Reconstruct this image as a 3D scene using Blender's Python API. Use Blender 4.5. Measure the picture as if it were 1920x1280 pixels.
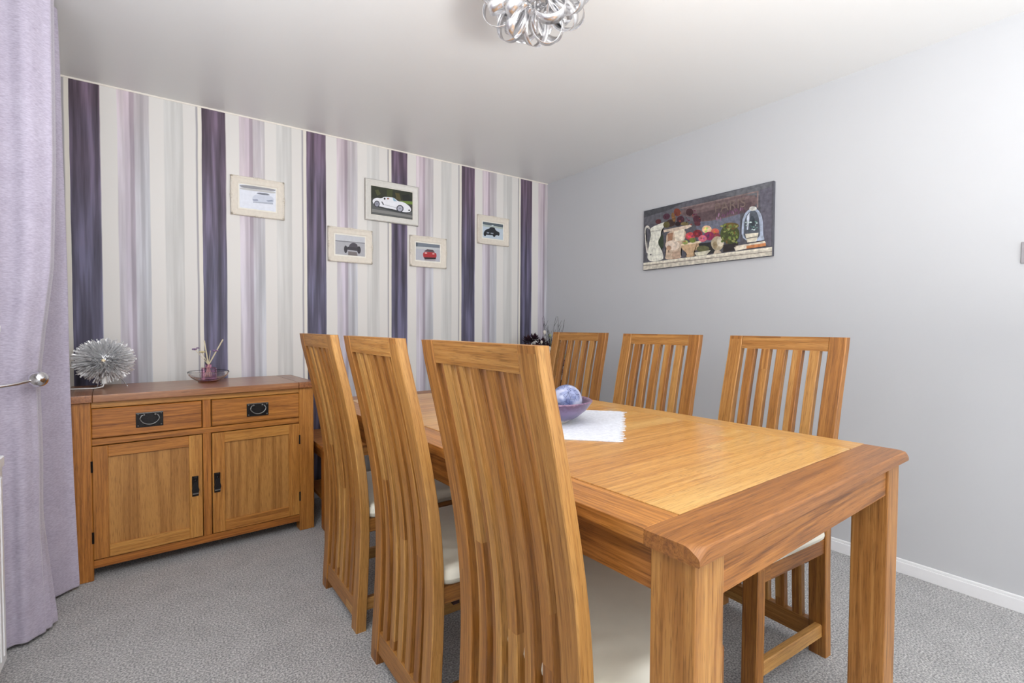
import bpy, bmesh, math, random
import numpy as np
from mathutils import Vector, Matrix

random.seed(7)
for o in list(bpy.data.objects):
    bpy.data.objects.remove(o)
scene = bpy.context.scene
C = scene.collection
PI = math.pi

# ------------------------------------------------------------------ camera, world, lights, exposure
CAM = dict(f=928.444, pitch=0.0285, roll=0.005, yaw=0.6217, loc=(-2.7242, -3.2906, 1.0979))
cd = bpy.data.cameras.new('camera')
cam = bpy.data.objects.new('camera', cd)
C.objects.link(cam)
cd.sensor_fit = 'HORIZONTAL'
cd.sensor_width = 36.0
cd.lens = CAM['f'] / 1920.0 * 36.0
cd.clip_start = 0.02
cy_, sy_ = math.cos(CAM['yaw']), math.sin(CAM['yaw'])
r0 = Vector((cy_, -sy_, 0)); f0 = Vector((sy_, cy_, 0)); u0 = Vector((0, 0, 1))
fw = f0 * math.cos(CAM['pitch']) - u0 * math.sin(CAM['pitch'])
up = u0 * math.cos(CAM['pitch']) + f0 * math.sin(CAM['pitch'])
r2 = r0 * math.cos(CAM['roll']) + up * math.sin(CAM['roll'])
u2 = up * math.cos(CAM['roll']) - r0 * math.sin(CAM['roll'])
M = Matrix.Identity(4)
for i in range(3):
    M[i][0] = r2[i]; M[i][1] = u2[i]; M[i][2] = -fw[i]; M[i][3] = CAM['loc'][i]
cam.matrix_world = M
scene.camera = cam

scene.view_settings.view_transform = 'Standard'
scene.view_settings.look = 'None'
scene.view_settings.gamma = 1.0
scene.view_settings.use_curve_mapping = False
scene.view_settings.exposure = 0.0

world = bpy.data.worlds.new('world')
scene.world = world
world.use_nodes = True
wn = world.node_tree.nodes; wl = world.node_tree.links
wn.clear()
wo = wn.new('ShaderNodeOutputWorld'); wb = wn.new('ShaderNodeBackground')
sky = wn.new('ShaderNodeTexSky'); sky.sky_type = 'HOSEK_WILKIE'; sky.turbidity = 6.0
sky.sun_direction = (0.3, 0.5, 0.8)
mixw = wn.new('ShaderNodeMix'); mixw.data_type = 'RGBA'; mixw.inputs[0].default_value = 0.75
wl.new(sky.outputs[0], mixw.inputs[6]); mixw.inputs[7].default_value = (0.85, 0.9, 1.0, 1)
wl.new(mixw.outputs[2], wb.inputs[0]); wb.inputs[1].default_value = 1.3
wl.new(wb.outputs[0], wo.inputs[0])


def area(name, loc, direction, sx, sy, power, col=(1, 1, 1)):
    l = bpy.data.lights.new(name, 'AREA'); l.shape = 'RECTANGLE'
    l.size = sx; l.size_y = sy; l.energy = power; l.color = col
    o = bpy.data.objects.new(name, l); C.objects.link(o)
    o.location = loc
    o.rotation_euler = Vector(direction).to_track_quat('-Z', 'Y').to_euler()
    return o


XW = -3.22          # window wall
YB = -5.4           # wall behind the camera
XR = 0.0
H = 2.322
# daylight entering by the window on the left wall plus an added fill lamp behind the camera
area('window_daylight', (XW + 0.22, -2.25, 1.60), (0.55, 1, -0.08), 0.8, 0.95, 13, (0.93, 0.96, 1.0))
area('added_rear_fill', (-1.5, YB - 0.02, 1.2), (0, 1, 0.05), 2.3, 2.0, 34, (0.97, 0.98, 1.0))
# photographer's flash bounced into the ceiling behind the camera
area('bounced_flash', (-2.0, -3.75, 1.12), (0.0, 0.04, 1), 0.6, 0.6, 92, (1.0, 0.99, 0.97))


# ------------------------------------------------------------------ helpers
def lin(c):
    def f(v):
        v /= 255.0
        return v / 12.92 if v <= 0.04045 else ((v + 0.055) / 1.055) ** 2.4
    return tuple(f(v) for v in c)


def tag(o, label=None, cat=None, group=None, kind=None):
    if label: o['label'] = label
    if cat: o['category'] = cat
    if group: o['group'] = group
    if kind: o['kind'] = kind
    return o


def empty(name, loc, rz=0.0):
    o = bpy.data.objects.new(name, None); C.objects.link(o)
    o.location = loc; o.rotation_euler = (0, 0, rz)
    o.empty_display_size = 0.05
    return o


def copy_tree(o, parent=None):
    c = o.copy(); C.objects.link(c); c.parent = parent
    for ch in list(o.children):
        copy_tree(ch, c)
    return c


class MB:
    """collects shapes; build() links them as one mesh object"""
    def __init__(s):
        s.v = []; s.f = []; s.mi = []; s.gc = []; s.tone = []; s.boxy = False

    def add(s, verts, faces, mi=0, gc=None, tone=None):
        b = len(s.v)
        s.v += [tuple(v) for v in verts]
        s.f += [[b + i for i in f] for f in faces]
        s.mi += [mi] * len(faces)
        if gc is None: gc = [tuple(v) for v in verts]
        s.gc += [tuple(g) for g in gc]
        t = random.random() if tone is None else tone
        s.tone += [t] * len(verts)

    def box(s, lo, hi, axis=0, bev=0.0015, mi=0, mat=None, tone=None, seg=1):
        """axis aligned box lo..hi, wood grain along axis"""
        s.boxy = s.boxy or bev > 0
        lo = Vector(lo); hi = Vector(hi)
        c = (lo + hi) / 2; d = hi - lo
        bm = bmesh.new()
        bmesh.ops.create_cube(bm, size=1.0)
        for v in bm.verts:
            v.co = Vector((v.co.x * d.x, v.co.y * d.y, v.co.z * d.z))
        if bev > 0:
            bmesh.ops.bevel(bm, geom=list(bm.edges), offset=min(bev, min(d) * 0.45), segments=seg,
                            profile=0.5, affect='EDGES')
        bm.verts.ensure_lookup_table()
        off = Vector((random.uniform(-20, 20), random.uniform(-20, 20), random.uniform(-20, 20)))
        vs, gc = [], []
        for v in bm.verts:
            p = v.co
            g = (p.x, p.y, p.z) if axis == 0 else ((p.y, p.x, p.z) if axis == 1 else (p.z, p.y, p.x))
            gc.append(Vector(g) + off)
            q = p + c
            if mat is not None: q = mat @ q
            vs.append(q)
        fs = [[v.index for v in f.verts] for f in bm.faces]
        s.add(vs, fs, mi, gc, tone)
        bm.free()
        return s

    def tube(s, pts, rad, n=10, mi=0, cap=True):
        pts = [Vector(p) for p in pts]
        rs = rad if isinstance(rad, (list, tuple)) else [rad] * len(pts)
        vs, fs = [], []
        ref = None
        for i, p in enumerate(pts):
            a = pts[max(i - 1, 0)]; b = pts[min(i + 1, len(pts) - 1)]
            t = (b - a).normalized()
            if ref is None:
                ref = t.orthogonal().normalized()
            ref = (ref - t * ref.dot(t)).normalized()
            bi = t.cross(ref)
            for k in range(n):
                an = 2 * PI * k / n
                vs.append(p + (ref * math.cos(an) + bi * math.sin(an)) * rs[i])
        for i in range(len(pts) - 1):
            for k in range(n):
                fs.append([i * n + k, i * n + (k + 1) % n, (i + 1) * n + (k + 1) % n, (i + 1) * n + k])
        if cap:
            fs.append(list(range(n - 1, -1, -1)))
            fs.append([(len(pts) - 1) * n + k for k in range(n)])
        s.add(vs, fs, mi)
        return s

    def lathe(s, prof, c=(0, 0, 0), n=40, mi=0):
        vs, fs = [], []
        for (r, z) in prof:
            for k in range(n):
                a = 2 * PI * k / n
                vs.append((c[0] + r * math.cos(a), c[1] + r * math.sin(a), c[2] + z))
        for i in range(len(prof) - 1):
            for k in range(n):
                fs.append([i * n + k, i * n + (k + 1) % n, (i + 1) * n + (k + 1) % n, (i + 1) * n + k])
        s.add(vs, fs, mi)
        return s

    def ball(s, c, r, n=16, mi=0, sz=1.0):
        prof = [(max(1e-5, r * math.sin(PI * i / n)), -r * sz * math.cos(PI * i / n)) for i in range(n + 1)]
        return s.lathe(prof, c, n * 2, mi)

    def build(s, name, mats, parent=None, smooth=True, angle=0.6):
        me = bpy.data.meshes.new(name)
        me.from_pydata(s.v, [], s.f)
        me.update()
        if not isinstance(mats, (list, tuple)): mats = [mats]
        for m in mats: me.materials.append(m)
        me.polygons.foreach_set('material_index', s.mi)
        a = me.attributes.new('gc', 'FLOAT_VECTOR', 'POINT')
        a.data.foreach_set('vector', [x for g in s.gc for x in g])
        t = me.attributes.new('tone', 'FLOAT', 'POINT')
        t.data.foreach_set('value', s.tone)
        if smooth:
            me.shade_smooth(); me.set_sharp_from_angle(angle=angle)
        o = bpy.data.objects.new(name, me); C.objects.link(o)
        if parent: o.parent = parent
        if s.boxy and smooth:
            wn_ = o.modifiers.new('weighted_normals', 'WEIGHTED_NORMAL'); wn_.keep_sharp = True
        return o


def homog(quad):
    """full-frame pixel quad TL,TR,BR,BL -> unit square (u right, v up)"""
    dst = [(0, 1), (1, 1), (1, 0), (0, 0)]
    A = []; b = []
    for (x, y), (u, v) in zip(quad, dst):
        A.append([x, y, 1, 0, 0, 0, -u * x, -u * y]); b.append(u)
        A.append([0, 0, 0, x, y, 1, -v * x, -v * y]); b.append(v)
    h = np.linalg.solve(np.array(A, float), np.array(b, float))

    def f(x, y):
        w = h[6] * x + h[7] * y + 1
        return ((h[0] * x + h[1] * y + h[2]) / w, (h[3] * x + h[4] * y + h[5]) / w)
    return f


# ------------------------------------------------------------------ materials
def new_mat(name):
    m = bpy.data.materials.new(name); m.use_nodes = True
    nt = m.node_tree
    b = nt.nodes['Principled BSDF']
    return m, nt, b


def N(nt, t, **kw):
    n = nt.nodes.new(t)
    for k, v in kw.items(): setattr(n, k, v)
    return n


def math_node(nt, op, a, b=None, c=None):
    n = N(nt, 'ShaderNodeMath', operation=op)
    for i, x in enumerate((a, b, c)):
        if x is None: continue
        if isinstance(x, (int, float)): n.inputs[i].default_value = x
        else: nt.links.new(x, n.inputs[i])
    return n.outputs[0]


def ramp(nt, fac, stops, interp='LINEAR'):
    r = N(nt, 'ShaderNodeValToRGB')
    r.color_ramp.interpolation = interp
    el = r.color_ramp.elements
    el[0].position = stops[0][0]; el[0].color = (*stops[0][1], 1)
    el[1].position = stops[-1][0]; el[1].color = (*stops[-1][1], 1)
    for p, c in stops[1:-1]:
        e = el.new(p); e.color = (*c, 1)
    nt.links.new(fac, r.inputs[0])
    return r.outputs[0]


def mix(nt, fac, a, b, blend='MIX'):
    n = N(nt, 'ShaderNodeMix', data_type='RGBA', blend_type=blend)
    if isinstance(fac, (int, float)): n.inputs[0].default_value = fac
    else: nt.links.new(fac, n.inputs[0])
    for i, x in ((6, a), (7, b)):
        if isinstance(x, tuple): n.inputs[i].default_value = (*x[:3], 1)
        else: nt.links.new(x, n.inputs[i])
    return n.outputs[2]


def pbr(name, rgb, rough=0.5, metal=0.0, var=0.04, scale=40.0, bump=0.0, coat=0.0, srgb=True, **kw):
    m, nt, b = new_mat(name)
    c = lin(rgb) if srgb else rgb
    tc = N(nt, 'ShaderNodeTexCoord')
    no = N(nt, 'ShaderNodeTexNoise'); no.inputs['Scale'].default_value = scale; no.inputs['Detail'].default_value = 4
    nt.links.new(tc.outputs['Object'], no.inputs['Vector'])
    lo = tuple(max(0, x * (1 - var)) for x in c); hi = tuple(min(1, x * (1 + var)) for x in c)
    nt.links.new(ramp(nt, no.outputs[0], [(0.3, lo), (0.7, hi)]), b.inputs['Base Color'])
    b.inputs['Roughness'].default_value = rough
    b.inputs['Metallic'].default_value = metal
    b.inputs['Coat Weight'].default_value = coat
    if bump:
        bp = N(nt, 'ShaderNodeBump'); bp.inputs['Strength'].default_value = bump
        bp.inputs['Distance'].default_value = 0.001
        nt.links.new(no.outputs[0], bp.inputs['Height']); nt.links.new(bp.outputs[0], b.inputs['Normal'])
    for k, v in kw.items():
        b.inputs[k.replace('_', ' ')].default_value = v
    return m


def wood(name, dark, mid, light, stave=0.0, rough=0.42, tone_amt=0.22, coat=0.0, ringamt=0.5, rs=17.0):
    m, nt, b = new_mat(name)
    L = nt.links
    at = N(nt, 'ShaderNodeAttribute', attribute_name='gc')
    tn = N(nt, 'ShaderNodeAttribute', attribute_name='tone')
    sep = N(nt, 'ShaderNodeSeparateXYZ'); L.new(at.outputs['Vector'], sep.inputs[0])
    x, y, z = sep.outputs

    def vec(sx, sy, sz, ox=None):
        cmb = N(nt, 'ShaderNodeCombineXYZ')
        L.new(math_node(nt, 'MULTIPLY', x, sx), cmb.inputs[0])
        yy = math_node(nt, 'MULTIPLY', y, sy)
        L.new(yy, cmb.inputs[1])
        zz = math_node(nt, 'MULTIPLY', z, sz)
        if ox is not None: zz = math_node(nt, 'ADD', zz, ox)
        L.new(zz, cmb.inputs[2])
        return cmb.outputs[0]
    tone = tn.outputs['Fac']
    off = None
    if stave > 0:
        row = math_node(nt, 'FLOOR', math_node(nt, 'DIVIDE', y, stave))
        wr = N(nt, 'ShaderNodeTexWhiteNoise', noise_dimensions='1D'); L.new(row, wr.inputs['W'])
        xs = math_node(nt, 'ADD', math_node(nt, 'MULTIPLY', x, 0.75), math_node(nt, 'MULTIPLY', wr.outputs['Value'], 7.0))
        col = math_node(nt, 'FLOOR', xs)
        w2 = N(nt, 'ShaderNodeTexWhiteNoise', noise_dimensions='2D')
        cb = N(nt, 'ShaderNodeCombineXYZ'); L.new(row, cb.inputs[0]); L.new(col, cb.inputs[1])
        L.new(cb.outputs[0], w2.inputs['Vector'])
        off = math_node(nt, 'MULTIPLY', w2.outputs['Value'], 13.0)
        tone = math_node(nt, 'ADD', math_node(nt, 'MULTIPLY', tone, 0.35), math_node(nt, 'MULTIPLY', w2.outputs['Value'], 0.65))
    # growth rings: stretched noise pushed through a sine
    n1 = N(nt, 'ShaderNodeTexNoise'); n1.inputs['Scale'].default_value = 1.0; n1.inputs['Detail'].default_value = 1.5
    L.new(vec(0.9 * rs / 17.0, rs, rs, off), n1.inputs['Vector'])
    rings = math_node(nt, 'SINE', math_node(nt, 'MULTIPLY', n1.outputs[0], 48.0))
    rings = math_node(nt, 'MULTIPLY_ADD', rings, 0.5, 0.5)
    # streaks
    n2 = N(nt, 'ShaderNodeTexNoise'); n2.inputs['Scale'].default_value = 1.0; n2.inputs['Detail'].default_value = 5
    n2.inputs['Roughness'].default_value = 0.65
    L.new(vec(3.0, 150.0, 150.0, off), n2.inputs['Vector'])
    # pores
    n3 = N(nt, 'ShaderNodeTexNoise'); n3.inputs['Scale'].default_value = 1.0; n3.inputs['Detail'].default_value = 2
    L.new(vec(22.0, 480.0, 480.0, off), n3.inputs['Vector'])
    g = math_node(nt, 'ADD', math_node(nt, 'MULTIPLY', rings, 0.22 * ringamt), math_node(nt, 'MULTIPLY', n2.outputs[0], 0.95))
    g = math_node(nt, 'ADD', g, math_node(nt, 'MULTIPLY', math_node(nt, 'SUBTRACT', tone, 0.5), tone_amt * 1.5))
    colr = ramp(nt, g, [(0.22, lin(dark)), (0.52, lin(mid)), (0.86, lin(light))])
    pore = ramp(nt, n3.outputs[0], [(0.34, (0.42, 0.38, 0.34)), (0.47, (1, 1, 1))])
    colr = mix(nt, 0.55, colr, pore, 'MULTIPLY')
    # hue drift, redder or more yellow boards
    hue = ramp(nt, tone, [(0.0, (1.07, 0.90, 0.72)), (0.5, (1.0, 1.0, 1.0)), (1.0, (0.96, 1.02, 1.08))])
    colr = mix(nt, 0.8, colr, hue, 'MULTIPLY')
    L.new(colr, b.inputs['Base Color'])
    b.inputs['Roughness'].default_value = rough
    b.inputs['Coat Weight'].default_value = coat
    b.inputs['Coat Roughness'].default_value = 0.22
    bp = N(nt, 'ShaderNodeBump'); bp.inputs['Strength'].default_value = 0.25; bp.inputs['Distance'].default_value = 0.0006
    L.new(math_node(nt, 'ADD', n3.outputs[0], n2.outputs[0]), bp.inputs['Height'])
    L.new(bp.outputs[0], b.inputs['Normal'])
    return m


OAK_C = wood('chair_oak', (106, 64, 26), (166, 112, 52), (200, 148, 82), stave=0.047, tone_amt=0.36)
OAK_T = wood('table_oak', (112, 70, 32), (156, 104, 50), (184, 132, 74), stave=0.0, rough=0.42, coat=0.12)
OAK_G = wood('table_leg_oak', (112, 70, 30), (166, 112, 54), (196, 144, 80), stave=0.0, ringamt=0.8)
OAK_L = wood('table_side_oak', (148, 100, 48), (194, 140, 72), (218, 170, 100), stave=0.0, rough=0.4, coat=0.15)
OAK_P = wood('table_panel_oak', (162, 110, 50), (204, 150, 78), (224, 176, 104), stave=0.088, rough=0.32, coat=0.32, tone_amt=0.2, ringamt=0.8, rs=9.0)
OAK_S = wood('sideboard_oak', (118, 68, 20), (178, 116, 48), (208, 148, 72), stave=0.0)
OAK_D = wood('sideboard_panel_oak', (104, 64, 24), (158, 104, 46), (190, 134, 68), stave=0.095, ringamt=1.5, rs=8.0)
OAK_DK = wood('sideboard_top_oak', (112, 68, 38), (156, 102, 62), (184, 130, 86), stave=0.0, rough=0.3, coat=0.3)
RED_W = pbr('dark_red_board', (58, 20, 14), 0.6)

PAINT_R = pbr('pale_grey_wall_paint', (198, 200, 204), 0.85, var=0.008, scale=3)
CEIL = pbr('ceiling_paint', (232, 232, 231), 0.38, var=0.006, scale=2)
WHITE_G = pbr('white_gloss_paint', (238, 239, 242), 0.3, var=0.01)
PLAIN_W = pbr('white_plaster', (222, 220, 218), 0.9, var=0.01)
CREAM = pbr('cream_leather', (232, 228, 212), 0.42, var=0.02, scale=25, bump=0.15)
BLACKM = pbr('black_antique_metal', (38, 36, 36), 0.42, metal=0.7, var=0.3, scale=300, bump=0.3)
PEWTER = pbr('worn_pewter', (120, 120, 118), 0.4, metal=0.9, var=0.3, scale=300)
CHROME = pbr('chrome', (225, 225, 228), 0.08, metal=1.0, var=0.01)
ALU = pbr('polished_aluminium', (246, 246, 248), 0.24, metal=0.9, var=0.03, scale=12)
ALU_W = pbr('silver_wire', (244, 244, 246), 0.30, metal=0.6, var=0.1, scale=80)
CREAMF = pbr('cream_painted_frame', (228, 220, 207), 0.6, var=0.04, scale=60, bump=0.4)
WHITEF = pbr('off_white_frame', (222, 220, 214), 0.45, var=0.04, scale=60)
SILVERF = pbr('silver_frame_edge', (160, 156, 150), 0.35, metal=0.6)
LACE = pbr('white_lace_cloth', (214, 217, 226), 0.9, var=0.10, scale=110, bump=1.0)
CABLE = pbr('white_cable', (225, 225, 222), 0.5)


def glass(name, rgb, rough=0.02, ior=1.45, alpha=1.0):
    m, nt, b = new_mat(name)
    b.inputs['Base Color'].default_value = (*lin(rgb), 1)
    b.inputs['Transmission Weight'].default_value = 1.0
    b.inputs['Roughness'].default_value = rough
    b.inputs['IOR'].default_value = ior
    return m


GLASS = glass('clear_glass', (252, 252, 252), 0.0, 1.35)
PINKG = glass('pink_glass', (238, 176, 214), 0.03, 1.3)
WPANE = glass('window_glass', (250, 252, 252), 0.0, 1.02)


def carpet_mat():
    m, nt, b = new_mat('grey_twist_carpet')
    L = nt.links
    tc = N(nt, 'ShaderNodeTexCoord')
    n1 = N(nt, 'ShaderNodeTexNoise'); n1.inputs['Scale'].default_value = 165; n1.inputs['Detail'].default_value = 3
    n2 = N(nt, 'ShaderNodeTexNoise'); n2.inputs['Scale'].default_value = 9; n2.inputs['Detail'].default_value = 5
    vo = N(nt, 'ShaderNodeTexVoronoi'); vo.inputs['Scale'].default_value = 260
    for n in (n1, n2, vo): L.new(tc.outputs['Object'], n.inputs['Vector'])
    c = ramp(nt, n1.outputs[0], [(0.34, lin((128, 128, 130))), (0.5, lin((173, 173, 174))), (0.66, lin((214, 214, 213)))])
    c2 = ramp(nt, n2.outputs[0], [(0.36, (0.86, 0.86, 0.86)), (0.58, (1, 1, 1))])
    c = mix(nt, 0.7, c, c2, 'MULTIPLY')
    L.new(c, b.inputs['Base Color'])
    b.inputs['Roughness'].default_value = 1.0
    b.inputs['Sheen Weight'].default_value = 0.15
    bp = N(nt, 'ShaderNodeBump'); bp.inputs['Strength'].default_value = 0.6; bp.inputs['Distance'].default_value = 0.004
    h = math_node(nt, 'SUBTRACT', n1.outputs[0], vo.outputs['Distance'])
    L.new(h, bp.inputs['Height']); L.new(bp.outputs[0], b.inputs['Normal'])
    return m


def wallpaper_mat():
    W = 0.556; t0 = 0.2854
    m, nt, b = new_mat('striped_wallpaper')
    L = nt.links
    tc = N(nt, 'ShaderNodeTexCoord')
    sp = N(nt, 'ShaderNodeSeparateXYZ'); L.new(tc.outputs['Object'], sp.inputs[0])
    # hand painted edges wander a little
    cb = N(nt, 'ShaderNodeCombineXYZ')
    L.new(math_node(nt, 'MULTIPLY', sp.outputs[0], 9.0), cb.inputs[0])
    L.new(math_node(nt, 'MULTIPLY', sp.outputs[2], 3.5), cb.inputs[2])
    wob = N(nt, 'ShaderNodeTexNoise'); wob.inputs['Scale'].default_value = 1.0; wob.inputs['Detail'].default_value = 3
    L.new(cb.outputs[0], wob.inputs['Vector'])
    t = math_node(nt, 'DIVIDE', math_node(nt, 'ADD', sp.outputs[0], t0 + 8 * W), W)
    t = math_node(nt, 'ADD', t, math_node(nt, 'MULTIPLY', math_node(nt, 'SUBTRACT', wob.outputs[0], 0.5), 0.012))
    t = math_node(nt, 'FRACT', t)
    W_ = lin((234, 231, 227)); e = 0.004

    def st(lst):
        out = []
        for a, bb, c in lst:
            out += [(a + e, lin(c)), (bb - e, lin(c))]
        out[0] = (0.0, out[0][1]); out[-1] = (1.0, out[-1][1])
        return out
    base = ramp(nt, t, st([(0, .21, (98, 92, 106)), (.21, .333, (228, 225, 221)), (.333, .385, (212, 205, 209)),
                           (.385, .425, (205, 196, 203)), (.425, .460, (172, 162, 170)), (.46, .505, (200, 198, 200)),
                           (.505, .535, (186, 184, 187)), (.535, .575, (202, 202, 203)), (.575, .69, (228, 225, 221)),
                           (.69, .75, (215, 214, 211)), (.75, .845, (208, 207, 204)), (.845, .95, (226, 223, 219)),
                           (.95, .966, (166, 163, 168)), (.966, 1.0, (232, 227, 217))]))
    # vertical brush streaks inside the coloured stripes
    c2 = N(nt, 'ShaderNodeCombineXYZ')
    L.new(math_node(nt, 'MULTIPLY', sp.outputs[0], 34.0), c2.inputs[0])
    L.new(math_node(nt, 'MULTIPLY', sp.outputs[2], 1.6), c2.inputs[2])
    n = N(nt, 'ShaderNodeTexNoise'); n.inputs['Scale'].default_value = 1.0; n.inputs['Detail'].default_value = 4
    L.new(c2.outputs[0], n.inputs['Vector'])
    streak = ramp(nt, n.outputs[0], [(0.34, (0.40, 0.37, 0.38)), (0.5, (0.92, 0.91, 0.92)), (0.64, (1.65, 1.65, 1.70))])
    mask = ramp(nt, t, [(0.0, (1, 1, 1)), (.208, (1, 1, 1)), (.212, (0, 0, 0)), (.33, (0, 0, 0)), (.336, (.28, .28, .28)),
                        (.573, (.28, .28, .28)), (.577, (0, 0, 0)), (.688, (0, 0, 0)), (.692, (.14, .14, .14)), (.843, (.14, .14, .14)),
                        (.847, (0, 0, 0)), (1.0, (0, 0, 0))])
    col = mix(nt, mask, base, mix(nt, 1.0, base, streak, 'MULTIPLY'))
    # warm plum to slate blue drift of the dye
    n4 = N(nt, 'ShaderNodeTexNoise'); n4.inputs['Scale'].default_value = 1.6; n4.inputs['Detail'].default_value = 3
    L.new(tc.outputs['Object'], n4.inputs['Vector'])
    zz = math_node(nt, 'ADD', math_node(nt, 'MULTIPLY', sp.outputs[2], 0.6), math_node(nt, 'MULTIPLY', n4.outputs[0], 0.8))
    zr = math_node(nt, 'MULTIPLY_ADD', zz, 2.0, -2.5)
    dye = ramp(nt, zr, [(0.0, (0.965, 0.985, 1.03)), (1.0, (1.03, 0.97, 0.985))])
    m2 = math_node(nt, 'GREATER_THAN', mask_fac(nt, mask), 0.2)
    col = mix(nt, m2, col, mix(nt, 1.0, col, dye, 'MULTIPLY'))
    m3 = math_node(nt, 'GREATER_THAN', mask_fac(nt, mask), 0.5)
    dye2 = ramp(nt, zr, [(0.0, (0.95, 1.0, 1.12)), (1.0, (1.10, 0.93, 0.98))])
    col = mix(nt, m3, col, mix(nt, 1.0, col, dye2, 'MULTIPLY'))
    L.new(col, b.inputs['Base Color'])
    b.inputs['Roughness'].default_value = 0.6
    return m


def mask_fac(nt, c):
    n = N(nt, 'ShaderNodeRGBToBW'); nt.links.new(c, n.inputs[0]); return n.outputs[0]


def curtain_mat():
    m, nt, b = new_mat('lavender_chenille')
    L = nt.links
    tc = N(nt, 'ShaderNodeTexCoord')
    mp = N(nt, 'ShaderNodeMapping'); mp.inputs['Scale'].default_value = (90, 90, 300)
    L.new(tc.outputs['Object'], mp.inputs['Vector'])
    n1 = N(nt, 'ShaderNodeTexNoise'); n1.inputs['Scale'].default_value = 1.0; n1.inputs['Detail'].default_value = 6
    L.new(mp.outputs[0], n1.inputs['Vector'])
    n2 = N(nt, 'ShaderNodeTexNoise'); n2.inputs['Scale'].default_value = 14.0; n2.inputs['Detail'].default_value = 4
    L.new(tc.outputs['Object'], n2.inputs['Vector'])
    g = math_node(nt, 'ADD', math_node(nt, 'MULTIPLY', n1.outputs[0], 0.72), math_node(nt, 'MULTIPLY', n2.outputs[0], 0.28))
    c = ramp(nt, g, [(0.30, lin((162, 153, 171))), (0.5, lin((180, 172, 189))), (0.70, lin((196, 189, 205)))])
    L.new(c, b.inputs['Base Color'])
    b.inputs['Roughness'].default_value = 0.85
    b.inputs['Sheen Weight'].default_value = 0.5
    b.inputs['Sheen Roughness'].default_value = 0.4
    bp = N(nt, 'ShaderNodeBump'); bp.inputs['Strength'].default_value = 0.35; bp.inputs['Distance'].default_value = 0.002
    L.new(g, bp.inputs['Height']); L.new(bp.outputs[0], b.inputs['Normal'])
    return m


def sphere_mat():
    m, nt, b = new_mat('blue_crackle_ceramic')
    L = nt.links
    tc = N(nt, 'ShaderNodeTexCoord')
    v = N(nt, 'ShaderNodeTexVoronoi', feature='DISTANCE_TO_EDGE'); v.inputs['Scale'].default_value = 60
    v2 = N(nt, 'ShaderNodeTexVoronoi'); v2.inputs['Scale'].default_value = 42
    n = N(nt, 'ShaderNodeTexNoise'); n.inputs['Scale'].default_value = 26
    for q in (v, v2, n): L.new(tc.outputs['Object'], q.inputs['Vector'])
    c = ramp(nt, n.outputs[0], [(0.35, lin((98, 108, 150))), (0.5, lin((138, 147, 184))), (0.65, lin((186, 190, 212)))])
    line = ramp(nt, v.outputs['Distance'], [(0.012, (0.16, 0.17, 0.26)), (0.035, (1, 1, 1))])
    msk = math_node(nt, 'GREATER_THAN', n.outputs[0], 0.53)
    c = mix(nt, msk, mix(nt, 1.0, c, line, 'MULTIPLY'), c)
    L.new(c, b.inputs['Base Color']); b.inputs['Roughness'].default_value = 0.2
    return m


def bowl_mat():
    m, nt, b = new_mat('purple_glaze')
    L = nt.links
    tc = N(nt, 'ShaderNodeTexCoord')
    sp = N(nt, 'ShaderNodeSeparateXYZ'); L.new(tc.outputs['Object'], sp.inputs[0])
    n = N(nt, 'ShaderNodeTexNoise'); n.inputs['Scale'].default_value = 90; n.inputs['Detail'].default_value = 5
    L.new(tc.outputs['Object'], n.inputs['Vector'])
    h = math_node(nt, 'ADD', math_node(nt, 'MULTIPLY', sp.outputs[2], 10.0), math_node(nt, 'MULTIPLY', n.outputs[0], 0.28))
    c = ramp(nt, h, [(0.24, lin((212, 204, 192))), (0.32, lin((112, 104, 138))), (0.62, lin((124, 108, 142))), (0.84, lin((96, 70, 100))), (0.93, lin((150, 120, 142)))])
    L.new(c, b.inputs['Base Color']); b.inputs['Roughness'].default_value = 0.28
    return m


CARPET = carpet_mat(); PAPER = wallpaper_mat(); CURT = curtain_mat(); BALLM = sphere_mat(); BOWLM = bowl_mat()
_flat = {}
INKVAR = [0.04, 60]


def flat(rgb):
    k = tuple(rgb)
    if k not in _flat:
        _flat[k] = pbr('ink_%d_%d_%d' % k, rgb, 0.55, var=INKVAR[0], scale=INKVAR[1])
    return _flat[k]


# ------------------------------------------------------------------ the room
def struct(name, o):
    o['kind'] = 'structure'; return o


def slab(name, lo, hi, mat, parent=None):
    b = MB(); b.box(lo, hi, bev=0)
    o = b.build(name, mat, parent, smooth=False)
    if parent is None: o['kind'] = 'structure'
    return o


slab('floor', (XW - 0.2, YB - 0.2, -0.1), (0.2, 0.2, 0.0), CARPET)
slab('ceiling', (XW - 0.2, YB - 0.2, H), (0.2, 0.2, H + 0.1), CEIL)
slab('wall_back', (XW - 0.2, 0.0, 0.0), (0.2, 0.12, H), PAPER)
slab('wall_right', (0.0, YB - 0.2, 0.0), (0.12, 0.0, H), PAINT_R)


def wall_with_hole(name, mat, axis, pos, thick, a0, a1, h0, h1, z0, z1):
    """wall in a plane (axis 'x' or 'y' constant) with one opening a0..a1 x z0..z1 in extent h0..h1"""
    b = MB()
    segs = [(h0, a0, 0, H), (a1, h1, 0, H), (a0, a1, 0, z0), (a0, a1, z1, H)]
    for (p, q, zl, zh) in segs:
        if q - p < 1e-4 or zh - zl < 1e-4: continue
        if axis == 'x': b.box((pos - thick, p, zl), (pos, q, zh), bev=0)
        else: b.box((p, pos - thick, zl), (q, pos, zh), bev=0)
    return struct(name, b.build(name, mat, smooth=False))


wall_with_hole('wall_left', PLAIN_W, 'x', XW, 0.2, -3.10, -1.42, YB, 0.0, 1.09, 2.12)
wall_with_hole('wall_front', PLAIN_W, 'y', YB, 0.2, -2.7, -0.3, XW, 0.0, 0.06, 2.15)

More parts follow.
